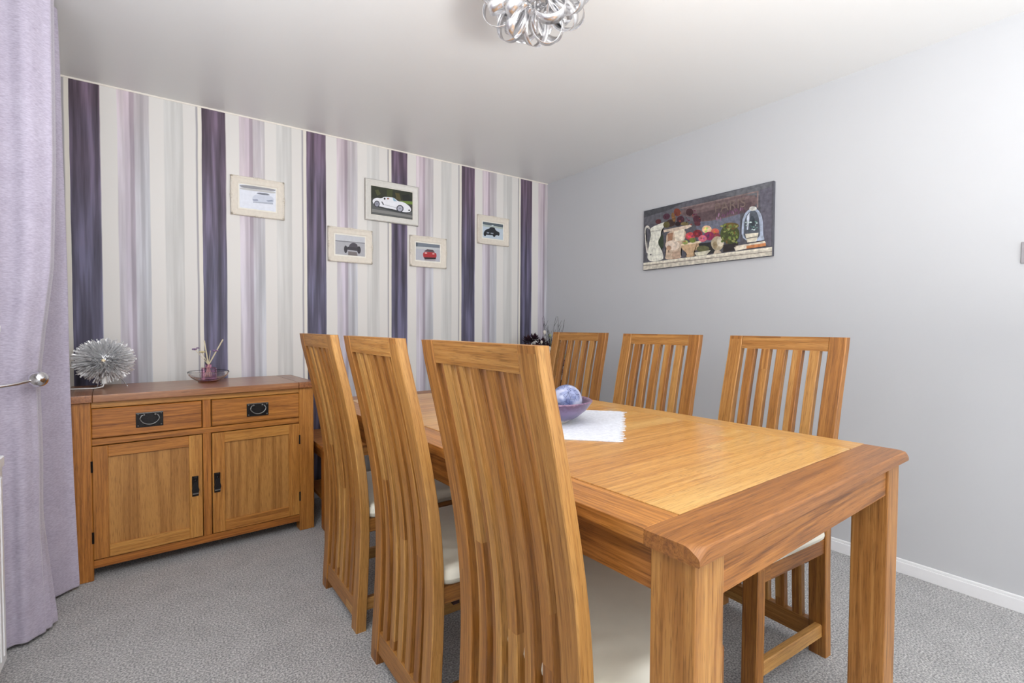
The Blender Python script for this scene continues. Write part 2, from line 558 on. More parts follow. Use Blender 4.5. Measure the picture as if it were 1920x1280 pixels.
# skirting
b = MB(); b.box((-0.014, YB, 0.0), (0.0, 0.0, 0.050), bev=0.001); b.box((-0.010, YB, 0.048), (0.0, 0.0, 0.0633), bev=0.004, seg=3)
struct('baseboard_right', b.build('baseboard_right', WHITE_G))
b = MB(); b.box((XW, -0.014, 0.0), (-0.02, 0.0, 0.050), bev=0.001); b.box((XW, -0.010, 0.048), (-0.02, 0.0, 0.0633), bev=0.004, seg=3)
struct('baseboard_back', b.build('baseboard_back', WHITE_G))
b = MB(); b.box((XW, -0.60, 0.0), (XW + 0.014, -0.02, 0.0633), bev=0.002)
struct('baseboard_left', b.build('baseboard_left', WHITE_G))


def window(name, axis, pos, a0, a1, z0, z1, mull):
    w = 0.05; d = 0.06
    fr = MB()

    def bx(mb, p, q, zl, zh, dep=d):
        if axis == 'x': mb.box((pos - 0.13, p, zl), (pos - 0.13 + dep, q, zh), bev=0.004)
        else: mb.box((p, pos - 0.13, zl), (q, pos - 0.13 + dep, zh), bev=0.004)
    bx(fr, a0, a0 + w, z0, z1); bx(fr, a1 - w, a1, z0, z1)
    bx(fr, a0 + w, a1 - w, z0, z0 + w); bx(fr, a0 + w, a1 - w, z1 - w, z1)
    for k in range(1, mull):
        c = a0 + (a1 - a0) * k / mull
        bx(fr, c - w / 2, c + w / 2, z0 + w, z1 - w)
    root = fr.build(name, WHITE_G); root['kind'] = 'structure'
    g = MB()
    if axis == 'x': g.box((pos - 0.104, a0 + w, z0 + w), (pos - 0.098, a1 - w, z1 - w), bev=0)
    else: g.box((a0 + w, pos - 0.104, z0 + w), (a1 - w, pos - 0.098, z1 - w), bev=0)
    g.build('pane', WPANE, root)
    return root


b = MB(); b.box((XW, -0.0035, H - 0.008), (0.0, 0.0, H), bev=0)
struct('trim_1', b.build('trim_1', pbr('cream_edge', (240, 234, 224), 0.7)))

w1 = window('window_1', 'x', XW, -3.10, -1.42, 1.09, 2.12, 3)
s = MB(); s.box((XW - 0.069, -3.16, 1.074), (XW + 0.115, -1.19, 1.099), bev=0.006, seg=3)
s.build('window_sill', WHITE_G, w1)
window('added_window', 'y', YB, -2.7, -0.3, 0.06, 2.15, 2)  # unseen window, added to give the rear fill lamp an opening


# ------------------------------------------------------------------ gathered vertical blind beside the window
vb = empty('vertical_blind', (XW + 0.06, -1.27, 1.12))
tag(vb, 'white vertical blind above the sill at the very left edge of the photo', 'blind')
m = MB(); m.box((-0.02, -0.12, 1.165), (0.02, 0.07, 1.20), bev=0.003); m.build('headrail', WHITE_G, vb)
for k in range(5):
    m = MB(); m.box((-0.044, 0.035 - 0.028 * k, 0.02), (0.046, 0.037 - 0.028 * k, 1.165), bev=0)
    m.box((-0.044, 0.0345 - 0.028 * k, 0.0), (0.046, 0.0375 - 0.028 * k, 0.02), bev=0)
    m.build('louvre', pbr('white_blind_fabric', (232, 232, 236), 0.8, bump=0.2), vb)


# ------------------------------------------------------------------ chairs
def interp(tab, z):
    for (z0, a), (z1, b_) in zip(tab, tab[1:]):
        if z <= z1:
            t = (z - z0) / (z1 - z0); t = max(0, min(1, t))
            return a + (b_ - a) * t
    return tab[-1][1]


PROF = [(0, 0.0), (.1, .006), (.2, .012), (.3, .017), (.4, .019), (.5, .016), (.6, .007), (.7, -.008), (.8, -.027), (.9, -.048), (1.0, -.072), (1.069, -.088)]


def smoothprof(z):
    s_ = 0
    for k in (-2, -1, 0, 1, 2):
        s_ += interp(PROF, min(1.069, max(0, z + k * 0.025)))
    return s_ / 5


def curved_bar(mb, z0, z1, v0, v1, back, depth, n=26, ch=0.0025, top_flat=True):
    """a bar following the chair-back curve; back = offset added to the profile; depth(z)"""
    vs, fs, gc = [], [], []
    off = Vector((random.uniform(-20, 20), random.uniform(-20, 20), random.uniform(-20, 20)))
    for i in range(n + 1):
        z = z0 + (z1 - z0) * i / n
        ub = smoothprof(z) + back
        uf = ub + depth(z)
        ring = [(ub, v0 + ch), (ub, v1 - ch), (ub + ch, v1), (uf - ch, v1), (uf, v1 - ch), (uf, v0 + ch), (uf - ch, v0), (ub + ch, v0)]
        for (u, v) in ring:
            vs.append((u, v, z)); gc.append((z + off.x, v + off.y, (u - ub) + off.z))
    for i in range(n):
        for k in range(8):
            a = i * 8 + k; b_ = i * 8 + (k + 1) % 8
            fs.append([a, b_, b_ + 8, a + 8])
    fs.append([7, 6, 5, 4, 3, 2, 1, 0][::1]); fs.append([n * 8 + k for k in range(8)])
    mb.add(vs, fs, 0, gc)


WC = 0.432; HC = 1.069; PW = 0.055


def postdepth(z): return 0.037 - 0.009 * z / HC


def cushion(mb, u0, u1, v0, v1, z0, z1):
    """padded pad with rounded rim and a gentle crown"""
    nu, nv = 22, 22
    r = 0.022
    vs, fs = [], []

    def pos(i, j, top):
        a = -1 + 2 * i / nu; c = -1 + 2 * j / nv
        # squash to rounded rectangle
        cu = (u0 + u1) / 2; cv = (v0 + v1) / 2; hu = (u1 - u0) / 2; hv = (v1 - v0) / 2
        e = 0.045
        x = a * hu; y = c * hv
        ax, ay = hu - abs(x), hv - abs(y)
        # corner rounding
        if ax < e and ay < e:
            dx, dy = e - ax, e - ay
            d = math.hypot(dx, dy); mxd = max(dx, dy)
            if d > 1e-9:
                k = mxd / d
                x = math.copysign(hu - e + dx * k, x); y = math.copysign(hv - e + dy * k, y)
        edge = max(abs(a), abs(c))
        dist = (1 - edge) * min(hu, hv)
        k = 1.0 if dist > r else math.sqrt(max(0, 1 - ((r - dist) / r) ** 2))
        zm = z0 + (z1 - z0) * 0.42
        if top: z = zm + (z1 - zm) * (k * (1 + 0.16 * (1 - a * a) * (1 - c * c)))
        else: z = zm - (zm - z0) * k
        return (cu + x, cv + y, z)
    # denser rim by remapping
    def rm(i, n):
        t = -1 + 2 * i / n
        return (math.sin(t * PI / 2) + 1) / 2 * n
    for top in (True, False):
        b_ = len(vs)
        for i in range(nu + 1):
            for j in range(nv + 1):
                vs.append(pos(rm(i, nu), rm(j, nv), top))
        for i in range(nu):
            for j in range(nv):
                q = [b_ + i * (nv + 1) + j, b_ + (i + 1) * (nv + 1) + j, b_ + (i + 1) * (nv + 1) + j + 1, b_ + i * (nv + 1) + j + 1]
                fs.append(q if top else q[::-1])
    mb.add(vs, fs, 0)


def make_chair():
    root = empty('dining_chair', (0, 0, 0))
    for s_ in (-1, 1):
        m = MB()
        v0, v1 = (WC / 2 - PW, WC / 2) if s_ > 0 else (-WC / 2, -WC / 2 + PW)
        curved_bar(m, 0, HC, v0, v1, 0.0, postdepth)
        m.build('back_post', OAK_C, root)
    inner = WC / 2 - PW
    # top rail, follows the lean
    m = MB(); curved_bar(m, HC - 0.049, HC, -inner, inner, 0.0015, lambda z: postdepth(z) - 0.003, n=4)
    # grain across
    m.gc = [(v[1] + 3, v[2] + 5, v[0]) for v in m.v]
    m.build('top_rail', OAK_C, root)
    m = MB(); curved_bar(m, 0.038, 0.105, -inner, inner, 0.004, lambda z: 0.026, n=4)
    m.gc = [(v[1] + 9, v[2] + 2, v[0]) for v in m.v]
    m.build('bottom_rail', OAK_C, root)
    sw = 0.0335; gap = (2 * inner - 5 * sw) / 6
    for k in range(5):
        a = -inner + gap + k * (sw + gap)
        m = MB(); curved_bar(m, 0.105, HC - 0.049, a, a + sw, 0.005, lambda z: 0.024, n=26, ch=0.002)
        m.build('slat', OAK_C, root)
    for s_ in (-1, 1):
        vo = s_ * (WC / 2)
        lo = (0.405, min(vo, vo - s_ * 0.05), 0); hi = (0.443, max(vo, vo - s_ * 0.05), 0.402)
        m = MB(); m.box(lo, hi, axis=2, bev=0.003); m.build('front_leg', OAK_C, root)
        v1 = s_ * (WC / 2 - 0.006); v2 = s_ * (WC / 2 - 0.028)
        m = MB(); m.box((0.048, min(v1, v2), 0.354), (0.405, max(v1, v2), 0.402), axis=0, bev=0.002); m.build('seat_rail', OAK_C, root)
        v1 = s_ * (WC / 2 - 0.012); v2 = s_ * (WC / 2 - 0.036)
        m = MB(); m.box((0.034, min(v1, v2), 0.066), (0.405, max(v1, v2), 0.110), axis=0, bev=0.003); m.build('side_stretcher', OAK_C, root)
    m = MB(); m.box((0.414, -WC / 2 + 0.05, 0.354), (0.436, WC / 2 - 0.05, 0.402), axis=1, bev=0.002); m.build('seat_rail', OAK_C, root)
    m = MB(); m.box((0.045, -WC / 2 + 0.055, 0.354), (0.067, WC / 2 - 0.055, 0.402), axis=1, bev=0.002); m.build('seat_rail', OAK_C, root)
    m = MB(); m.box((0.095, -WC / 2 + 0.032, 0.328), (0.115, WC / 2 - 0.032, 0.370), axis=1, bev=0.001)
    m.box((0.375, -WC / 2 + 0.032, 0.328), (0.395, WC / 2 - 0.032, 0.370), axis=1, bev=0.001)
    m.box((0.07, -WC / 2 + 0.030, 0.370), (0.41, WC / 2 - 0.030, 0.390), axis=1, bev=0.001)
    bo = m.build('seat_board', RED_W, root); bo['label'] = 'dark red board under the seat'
    m = MB(); cushion(m, 0.040, 0.455, -WC / 2 - 0.006, WC / 2 + 0.006, 0.401, 0.452)
    cu = m.build('seat_cushion', CREAM, root); cu['label'] = 'cream leather seat cushion'
    return root


chair_spots = [
    (-2.156, -2.471, -0.019, 'nearest oak slat-back chair on the left of the table, its curved back in front'),
    (-2.161, -1.916, -0.007, 'middle oak slat-back chair of the three along the left side of the table'),
    (-2.163, -1.342, 0.009, 'oak slat-back chair on the left of the table, next to the sideboard'),
    (-0.880, -2.372, -0.047 + PI, 'oak slat-back chair by the grey wall, at the near end of the table'),
    (-0.851, -1.790, 0.024 + PI, 'middle oak slat-back chair of the three by the grey wall'),
    (-0.700, -1.080, 0.070 + PI, 'oak slat-back chair by the grey wall in front of the dark flowers in the corner'),
]
chair0 = make_chair()
for i, (x, y, rz, lab) in enumerate(chair_spots):
    o = chair0 if i == 0 else copy_tree(chair0)
    o.location = (x, y, 0); o.rotation_euler = (0, 0, rz)
    tag(o, lab, 'chair', 'oak dining chairs round the table')


# ------------------------------------------------------------------ dining table
TX, TY, TR, TW, TH, TT = -2.087, -2.873, 0.031, 0.9875, 0.775, 0.0275
TL = 1.865
tb = empty('dining_table', (TX, TY, 0), TR)
tag(tb, 'long oak extending dining table with darker end boards in the middle of the room', 'table')
BW = 0.0995
zt, zb = TH, TH - TT


def board(lo, hi, axis, mat, name, parent, bev=0.002, seg=1):
    m = MB(); m.box(lo, hi, axis=axis, bev=bev, seg=seg)
    return m.build(name, mat, parent)


def end_board(y0, y1, outer):
    """breadboard end with rounded top arris and clipped corners"""
    m = MB()
    n = 3; r = 0.005
    tops = [0.034, 0.026, 0.018, 0.010]
    # cross-section in (y,z), swept along x; corners clipped by tapering the last centimetre
    prof = []
    if outer < 0:
        prof = [(y1, zb), (y1, zt)] + [(y0 + t_, zt) for t_ in tops] + [(y0 + r - r * math.sin(PI / 2 * k / n), zt - r + r * math.cos(PI / 2 * k / n)) for k in range(n + 1)] + [(y0, zb + 0.002), (y0 + 0.002, zb)]
    else:
        prof = [(y0, zb), (y0, zt)] + [(y1 - t_, zt) for t_ in tops] + [(y1 - r + r * math.sin(PI / 2 * k / n), zt - r + r * math.cos(PI / 2 * k / n)) for k in range(n + 1)] + [(y1, zb + 0.002), (y1 - 0.002, zb)]
    xs = [0, 0.009, 0.018, 0.027, TW - 0.027, TW - 0.018, TW - 0.009, TW]
    vs, fs, gc = [], [], []
    P = len(prof)
    for x in xs:
        e = min(x, TW - x)
        for (y, z) in prof:
            drop = 0
            yy = y; zz = z
            if z > zt - r - 1e-6:
                od = (y - y0) if outer < 0 else (y1 - y)
                zz = z - 0.013 * max(0.0, 1 - (e + od) / 0.022) - (0.0015 if e < 0.001 else 0)
            vs.append((x, yy, zz)); gc.append((x, y + 7.3, z))
    for i in range(len(xs) - 1):
        for k in range(P):
            a = i * P + k; b_ = i * P + (k + 1) % P
            fs.append([a, b_, b_ + P, a + P] if outer < 0 else [a, a + P, b_ + P, b_])
    fs.append(list(range(P))[::-1] if outer < 0 else list(range(P)))
    fs.append([(len(xs) - 1) * P + k for k in range(P)] if outer < 0 else [(len(xs) - 1) * P + k for k in range(P)][::-1])
    m.add(vs, fs, 0, gc, 0.25)
    return m


eb = end_board(0.0, BW, -1).build('end_board', OAK_T, tb); eb['label'] = 'darker oak end board nearest the camera'
eb = end_board(TL - BW, TL, 1).build('end_board', OAK_T, tb)
g = 0.0018
board((0.0, BW + 0.0004, zb), (0.0985, TL - BW - .0004, zt), 1, OAK_L, 'side_board', tb, bev=0.003, seg=2)
board((TW - 0.0985, BW + .0004, zb), (TW, TL - BW - .0004, zt), 1, OAK_L, 'side_board', tb, bev=0.003, seg=2)
half = TL / 2
board((0.0985 + 2 * g, BW + 2 * g, zb + .002), (TW - 0.0985 - 2 * g, half - 0.0006, zt - .0004), 0, OAK_P, 'top_panel', tb, bev=0.0012)
board((0.0985 + 2 * g, half + 0.0006, zb + .002), (TW - 0.0985 - 2 * g, TL - BW - 2 * g, zt - .0004), 0, OAK_P, 'top_panel', tb, bev=0.0012)
board((0.06, 0.06, zb - .006), (TW - .06, TL - .06, zb + .003), 0, OAK_T, 'under_frame', tb, bev=0)
il, ls = 0.016, 0.083
for (cx, cy) in ((il, il), (TW - il - ls, il), (il, TL - il - ls), (TW - il - ls, TL - il - ls)):
    m = MB(); m.box((cx, cy, 0), (cx + ls, cy + ls, zb), axis=2, bev=0.005, seg=2); m.build('leg', OAK_G, tb)
za = 0.667
board((il + .006, il + ls, za), (il + .028, TL - il - ls, zb), 1, OAK_G, 'apron', tb)
board((TW - il - .028, il + ls, za), (TW - il - .006, TL - il - ls, zb), 1, OAK_G, 'apron', tb)
board((il + ls, il + .006, za), (TW - il - ls, il + .028, zb), 0, OAK_G, 'apron', tb)
board((il + ls, TL - il - .028, za), (TW - il - ls, TL - il - .006, zb), 0, OAK_G, 'apron', tb)


# ------------------------------------------------------------------ sideboard
SBA = 0.064
SBX, SBY = -3.001 + 0.0, -0.4877 - 0.9608 * math.sin(SBA)
sbx = -2.0404 - 0.9608 * math.cos(SBA)
sb = empty('sideboard', (sbx, SBY, 0), SBA)
tag(sb, 'low oak sideboard with two drawers and two panelled doors against the striped wall', 'sideboard')
X0, X1, D = -0.033, 0.962, 0.44
zt2, zb2 = 0.802, 0.770
# top: two end boards and a centre board
m = MB()
m.box((X0 - .006, -0.020, zb2), (X0 + .080, D + .004, zt2), axis=1, bev=0.003, seg=2, tone=0.3)
m.box((X0 + .0805, -0.020, zb2), (X1 - .0805, D + .004, zt2), axis=0, bev=0.003, seg=2, tone=0.55)
m.box((X1 - .080, -0.020, zb2), (X1 + .006, D + .004, zt2), axis=1, bev=0.003, seg=2, tone=0.2)
m.build('top', OAK_DK, sb)
for (a, b_) in ((X0, X0 + .075), (X1 - .075, X1)):
    for (c, d) in ((0.0, 0.065), (D - .065, D)):
        m = MB(); m.box((a, c, 0), (b_, d, zb2), axis=2, bev=0.003); m.build('leg', OAK_S, sb)
for xs_ in (X0 + .015, X1 - .035):
    m = MB(); m.box((xs_, 0.065, 0.075), (xs_ + .020, D - .065, zb2), axis=2, bev=0)
    m.build('side_panel', OAK_D, sb)
m = MB(); m.box((X0 + .02, D - .02, 0.07), (X1 - .02, D - .005, zb2), axis=2, bev=0)
m.box((X0 + .03, 0.06, 0.070), (X1 - .03, D - .02, 0.085), axis=0, bev=0)
m.box((X0 + .03, 0.028, 0.11), (X1 - .03, 0.034, 0.75), axis=0, bev=0)
m.build('carcass', OAK_D, sb)
m = MB()
m.box((0.042, 0.004, 0.744), (0.887, 0.03, zb2), axis=0)
m.box((0.042, 0.004, 0.583), (0.887, 0.03, 0.611), axis=0, bev=.0015)
m.box((0.042, 0.004, 0.052), (0.887, 0.03, 0.088), axis=0, bev=.0015)
m.box((0.447, 0.003, 0.611), (0.481, 0.03, 0.744), axis=2, bev=.0015)
m.box((0.447, 0.003, 0.088), (0.481, 0.03, 0.583), axis=2, bev=.0015)
m.build('front_frame', OAK_S, sb)


def sb_drawer(x0, x1):
    m = MB(); m.box((x0, -0.001, 0.614), (x1, 0.024, 0.741), axis=0, bev=0.003)
    dr = m.build('drawer', OAK_S, sb)
    cx = (x0 + x1) / 2; zc = 0.676
    h = MB()
    w_, hh = 0.050, 0.033
    h.box((cx - w_, -0.0045, zc - hh), (cx + w_, -0.0008, zc + hh), bev=0.001)
    for sx in (-1, 1):
        for sz in (-1, 1):
            h.ball((cx + sx * (w_ - .008), -0.005, zc + sz * (hh - .008)), 0.0035, 6, 1)
        h.ball((cx + sx * 0.020, -0.010, zc + 0.022), 0.006, 6, 1)
    h.box((cx - w_, -0.0055, zc + hh - .005), (cx + w_, -0.001, zc + hh), bev=0.001, mi=1)
    h.build('handle_plate', [BLACKM, PEWTER], dr)
    t = MB()
    pts = []
    for k in range(21):
        a = PI + PI * k / 20
        pts.append((cx + 0.036 * math.cos(a), -0.014 - 0.004 * math.sin((a - PI)), zc + 0.012 + 0.032 * math.sin(a)))
    pts = [(cx - 0.020, -0.010, zc + 0.022), (cx - 0.030, -0.012, zc + 0.020)] + pts[1:-1] + [(cx + 0.030, -0.012, zc + 0.020), (cx + 0.020, -0.010, zc + 0.022)]
    t.tube(pts, 0.0028, 8)
    hd = t.build('handle', PEWTER, dr); hd['label'] = 'drop bail handle'
    return dr


sb_drawer(0.0425, 0.4435); sb_drawer(0.4850, 0.8865)


def sb_door(x0, x1, hinge_left):
    z0, z1 = 0.091, 0.579
    fw_ = 0.053
    m = MB()
    m.box((x0, 0.000, z0), (x0 + fw_, 0.022, z1), axis=2, bev=.0015)
    m.box((x1 - fw_, 0.000, z0), (x1, 0.022, z1), axis=2, bev=.0015)
    m.box((x0 + fw_, 0.000, z0), (x1 - fw_, 0.022, z0 + fw_), axis=0, bev=.0015)
    m.box((x0 + fw_, 0.000, z1 - fw_ + .003), (x1 - fw_, 0.022, z1), axis=0, bev=.0015)
    dr = m.build('door', OAK_S, sb)
    m = MB(); m.box((x0 + fw_ - .002, 0.009, z0 + fw_ - .002), (x1 - fw_ + .002, 0.018, z1 - fw_ + .005), axis=2, bev=0)
    m.build('door_panel', OAK_D, dr)
    # drop handle on the meeting stile
    cx = (x1 - 0.030) if hinge_left else (x0 + 0.019)
    h = MB()
    h.box((cx - .013, -0.004, 0.290), (cx + .013, -0.0005, 0.386), bev=.001)
    h.box((cx - .010, -0.010, 0.372), (cx + .010, -0.0005, 0.386), bev=.003)
    h.ball((cx, -0.008, 0.366), 0.008, 6)
    # pear-shaped drop
    vs = [(cx - .006, -0.012, 0.362), (cx + .006, -0.012, 0.362), (cx + .015, -0.015, 0.320), (cx + .011, -0.015, 0.306), (cx - .011, -0.015, 0.306), (cx - .015, -0.015, 0.320)]
    vs2 = [(x, y + .006, z) for (x, y, z) in vs]
    n_ = 6
    fs = [list(range(n_))[::-1], [n_ + k for k in range(n_)]] + [[k, (k + 1) % n_, n_ + (k + 1) % n_, n_ + k] for k in range(n_)]
    h.add(vs + vs2, [f[::-1] for f in fs])
    h.box((cx - .012, -0.018, 0.302), (cx + .012, -0.008, 0.308), bev=.001, mi=1)
    kb = h.build('handle', [BLACKM, PEWTER], dr); kb['label'] = 'black drop handle'
    hx = x0 - 0.0015 if hinge_left else x1 + 0.0015
    for zc in (0.494, 0.188):
        t = MB(); t.tube([(hx, -0.001, zc - .024), (hx, -0.001, zc + .024)], 0.004, 8)
        t.build('hinge', BLACKM, dr)


sb_door(0.0425, 0.4435, True); sb_door(0.4850, 0.8865, False)


# ------------------------------------------------------------------ low oak table between sideboard and dining table
lt = empty('low_table', (-2.02, -0.585, 0))
tag(lt, 'low oak table behind the chair next to the sideboard', 'side table')
m = MB(); m.box((0, 0, 0.435), (0.62, 0.50, 0.458), axis=0, bev=.004, seg=2); m.build('top', OAK_S, lt)
for (a, c) in ((0.010, 0.010), (0.555, 0.010), (0.010, 0.435), (0.555, 0.435)):
    m = MB(); m.box((a, c, 0), (a + .055, c + .055, 0.435), axis=2, bev=.003); m.build('leg', OAK_S, lt)
m = MB()
m.box((0.018, 0.065, 0.375), (0.036, 0.435, 0.435), axis=1); m.box((0.584, 0.065, 0.375), (0.602, 0.435, 0.435), axis=1)
m.box((0.065, 0.018, 0.375), (0.555, 0.036, 0.435), axis=0); m.box((0.065, 0.464, 0.375), (0.555, 0.482, 0.435), axis=0)
m.build('apron', OAK_S, lt)
m = MB(); m.box((0.03, 0.03, 0.130), (0.59, 0.47, 0.148), axis=0, bev=.002); m.build('shelf', OAK_S, lt)


# ------------------------------------------------------------------ silver tinsel lamp on the sideboard
lp = empty('table_lamp', (-2.931, -0.235, 0.802))
tag(lp, 'silver spiky ball table lamp standing on the left end of the sideboard', 'lamp')
rnd = random.Random(3)
m = MB()
cz = 0.127; RX, RZ = 0.122, 0.108
for k in range(1050):
    a = rnd.uniform(0, 2 * PI); zc = rnd.uniform(-1, 1)
    rr = math.sqrt(1 - zc * zc)
    d = Vector((rr * math.cos(a), rr * math.sin(a), zc))
    e = Vector((rnd.uniform(-.35, .35), rnd.uniform(-.35, .35), rnd.uniform(-.35, .35)))
    d2 = (d + e * 0.6).normalized()
    L_ = rnd.uniform(0.86, 1.04)
    p0 = Vector((d.x * 0.045, d.y * 0.045, d.z * 0.04)); p1 = Vector((d2.x * RX, d2.y * RX, d2.z * RZ)) * L_
    # flattened twisted strip
    t = (p1 - p0).normalized(); s1 = t.orthogonal().normalized()
    s1 = Matrix.Rotation(rnd.uniform(0, PI), 3, t) @ s1; s2 = t.cross(s1)
    w_ = 0.0032; c0 = Vector((0, 0, cz))
    if p1.z + cz < 0.014: continue
    vs = [c0 + p0 - s1 * w_, c0 + p0 + s1 * w_, c0 + p0 + s2 * w_ * .4]
    pm = (p0 + p1) / 2
    vs += [c0 + pm - s2 * w_, c0 + pm + s2 * w_, c0 + pm + s1 * w_ * .4]
    vs += [c0 + p1 - s1 * w_, c0 + p1 + s1 * w_, c0 + p1 + s2 * w_ * .4]
    fs = []
    for q in (0, 3):
        for i in range(3):
            fs.append([q + i, q + (i + 1) % 3, q + 3 + (i + 1) % 3, q + 3 + i])
    fs.append([6, 7, 8])
    m.add(vs, fs)
sh = m.build('wire_shade', ALU_W, lp, smooth=False); sh['label'] = 'ball of radiating silver wire strips'
m = MB(); m.ball((0, 0, cz), 0.044, 10); m.build('core', ALU_W, lp)
m = MB(); m.ball((0.004, -0.112, cz + 0.008), 0.008, 8); m.tube([(0.004, -0.04, cz), (0.004, -0.106, cz + 0.007)], 0.003, 6)
bb = m.build('bulb', pbr('warm_bulb_glass', (244, 226, 186), 0.25), lp); bb['label'] = 'small cream bulb'
m = MB(); m.tube([(0.0, -0.035, 0.055), (0.0, -0.040, 0.020)], 0.011, 10); m.build('lamp_holder', CABLE, lp)
for (x, y) in ((-0.025, -0.06), (0.085, -0.03), (-0.02, 0.09)):
    m = MB(); m.tube([(x * .5, y * .5, 0.075), (x, y, 0.004)], 0.002, 6); m.ball((x, y, 0.004), 0.004, 5)
    m.build('leg', CHROME, lp)
m = MB(); m.tube([(0.0, -0.042, 0.024), (-0.004, -0.055, 0.008), (-0.03, -0.068, 0.004), (-0.08, -0.060, 0.004), (-0.125, -0.050, 0.004), (-0.155, -0.07, 0.004)], 0.003, 8)
m.build('cable', CABLE, lp)


# ------------------------------------------------------------------ glass dish with reed diffuser
gb = empty('glass_dish', (-2.505, -0.215, 0.802))
tag(gb, 'shallow clear glass dish with a pink base, around the reed diffuser on the sideboard', 'dish')
m = MB()
outer = [(0.001, 0.0), (0.040, 0.0), (0.055, 0.006), (0.075, 0.020), (0.090, 0.036), (0.097, 0.050), (0.094, 0.056)]
inner_ = [(0.091, 0.054), (0.092, 0.049), (0.086, 0.037), (0.072, 0.023), (0.052, 0.010), (0.038, 0.0045), (0.001, 0.0045)]
m.lathe(outer + inner_, n=48)
m.build('bowl', GLASS, gb)
m = MB(); m.lathe([(0.001, 0.0047), (0.037, 0.0047), (0.050, 0.0105), (0.048, 0.0125), (0.001, 0.010)], n=40)
pk = m.build('pink_liner', PINKG, gb); pk['label'] = 'pink tinted base of the dish'
rd = empty('reed_diffuser', (-2.505, -0.215, 0.8150))
tag(rd, 'small square pink glass bottle holding reeds and dried flowers, in the glass dish', 'diffuser')
m = MB()
m.box((-0.034, -0.034, 0.0), (0.034, 0.034, 0.062), bev=0.006, seg=3)
m.lathe([(0.014, 0.061), (0.014, 0.078), (0.011, 0.080)], n=20)
m.build('bottle', PINKG, rd)
REED = pbr('pale_reed', (216, 206, 176), 0.8)
tips = [((-0.018, 0, 0.205), 0.0032), ((0.068, 0.0, 0.210), 0.0034), ((-0.060, 0, 0.160), 0.0012), ((-0.028, 0.004, 0.142), 0.0016), ((0.035, 0.006, 0.148), 0.0020), ((0.012, 0.03, 0.15), .0016)]
for i, (tp, r) in enumerate(tips):
    m = MB(); m.tube([(-tp[0] * 0.25, -tp[1] * .2, 0.012), (0, 0, 0.075), tp], r, 7)
    m.build('reed', REED, rd)
PURF = pbr('dried_purple_flower', (150, 122, 160), 0.8); CRF = pbr('dried_cream_flower', (216, 204, 160), 0.8)
for (c, r, mt) in (((-0.062, 0, 0.160), 0.011, PURF), ((-0.047, 0, 0.166), 0.007, PURF), ((-0.028, 0.004, 0.145), 0.013, CRF), ((0.033, 0.004, 0.150), 0.014, PURF)):
    m = MB()
    for k in range(9):
        a = k * 2 * PI / 9
        m.ball((c[0] + r * .7 * math.cos(a), c[1] + r * .7 * math.sin(a), c[2] + (0.002 if k % 2 else -0.001)), r * 0.42, 5, sz=0.6)
    m.ball(c, r * .5, 5)
    m.build('flower', mt, rd)


# ------------------------------------------------------------------ placemat, bowl and balls on the table
def place_on_table_mesh():
    A = Vector((-1.277, -1.995, 0)); B = Vector((-1.669, -2.337, 0))
    d = Vector((-0.52, 0.555, 0)).normalized()
    Lm = 0.46
    e = (A - B); wdt = e.length; eu = e.normalized()
    return A, B, d, Lm, eu, wdt


A, B, dd, Lm, eu, wdt = place_on_table_mesh()
ztop = TH + 0.0002
m = MB()
vs, fs = [], []
nn = 34
rl = random.Random(11)
for i in range(nn + 1):
    for j in range(nn + 1):
        p = B + eu * (wdt * i / nn) + dd * (Lm * j / nn)
        vs.append((p.x, p.y, ztop + 0.0016 + rl.uniform(0, 0.0014)))
for i in range(nn):
    for j in range(nn):
        a = i * (nn + 1) + j
        fs.append([a, a + nn + 1, a + nn + 2, a + 1])
b0 = len(vs)
for i in range(nn + 1):
    for j in range(nn + 1):
        p = B + eu * (wdt * i / nn) + dd * (Lm * j / nn)
        vs.append((p.x, p.y, ztop))
for i in range(nn):
    for j in range(nn):
        a = b0 + i * (nn + 1) + j
        fs.append([a, a + 1, a + nn + 2, a + nn + 1])
ring = [i * (nn + 1) for i in range(nn + 1)] + [nn * (nn + 1) + j for j in range(1, nn + 1)] + [i * (nn + 1) + nn for i in range(nn - 1, -1, -1)] + [j for j in range(nn - 1, 0, -1)]
for k in range(len(ring)):
    a, b_ = ring[k], ring[(k + 1) % len(ring)]
    fs.append([a, b0 + a, b0 + b_, b_])
m.add(vs, fs)
mat_o = m.build('placemat', LACE, None)
tag(mat_o, 'white woven placemat with a fringed edge under the purple bowl', 'placemat')
m = MB()
for side in (0, 1):
    for k in range(24):
        t = (k + 0.5) / 24
        o_ = B if side == 0 else B + dd * Lm
        out = -dd if side == 0 else dd
        p = o_ + eu * (wdt * t)
        ln = rl.uniform(0.010, 0.022); wv = 0.0098; sk = rl.uniform(-.004, .004)
        q = p + out * ln + eu * sk
        vs = [(p - eu * wv), (p + eu * wv), (q + eu * .0012), (q - eu * .0012)]
        V = [(v.x, v.y, ztop + 0.0014) for v in vs] + [(v.x, v.y, ztop) for v in vs]
        m.add(V, [[0, 1, 2, 3], [7, 6, 5, 4], [0, 4, 5, 1], [1, 5, 6, 2], [2, 6, 7, 3], [3, 7, 4, 0]])
m.build('fringe', LACE, mat_o)

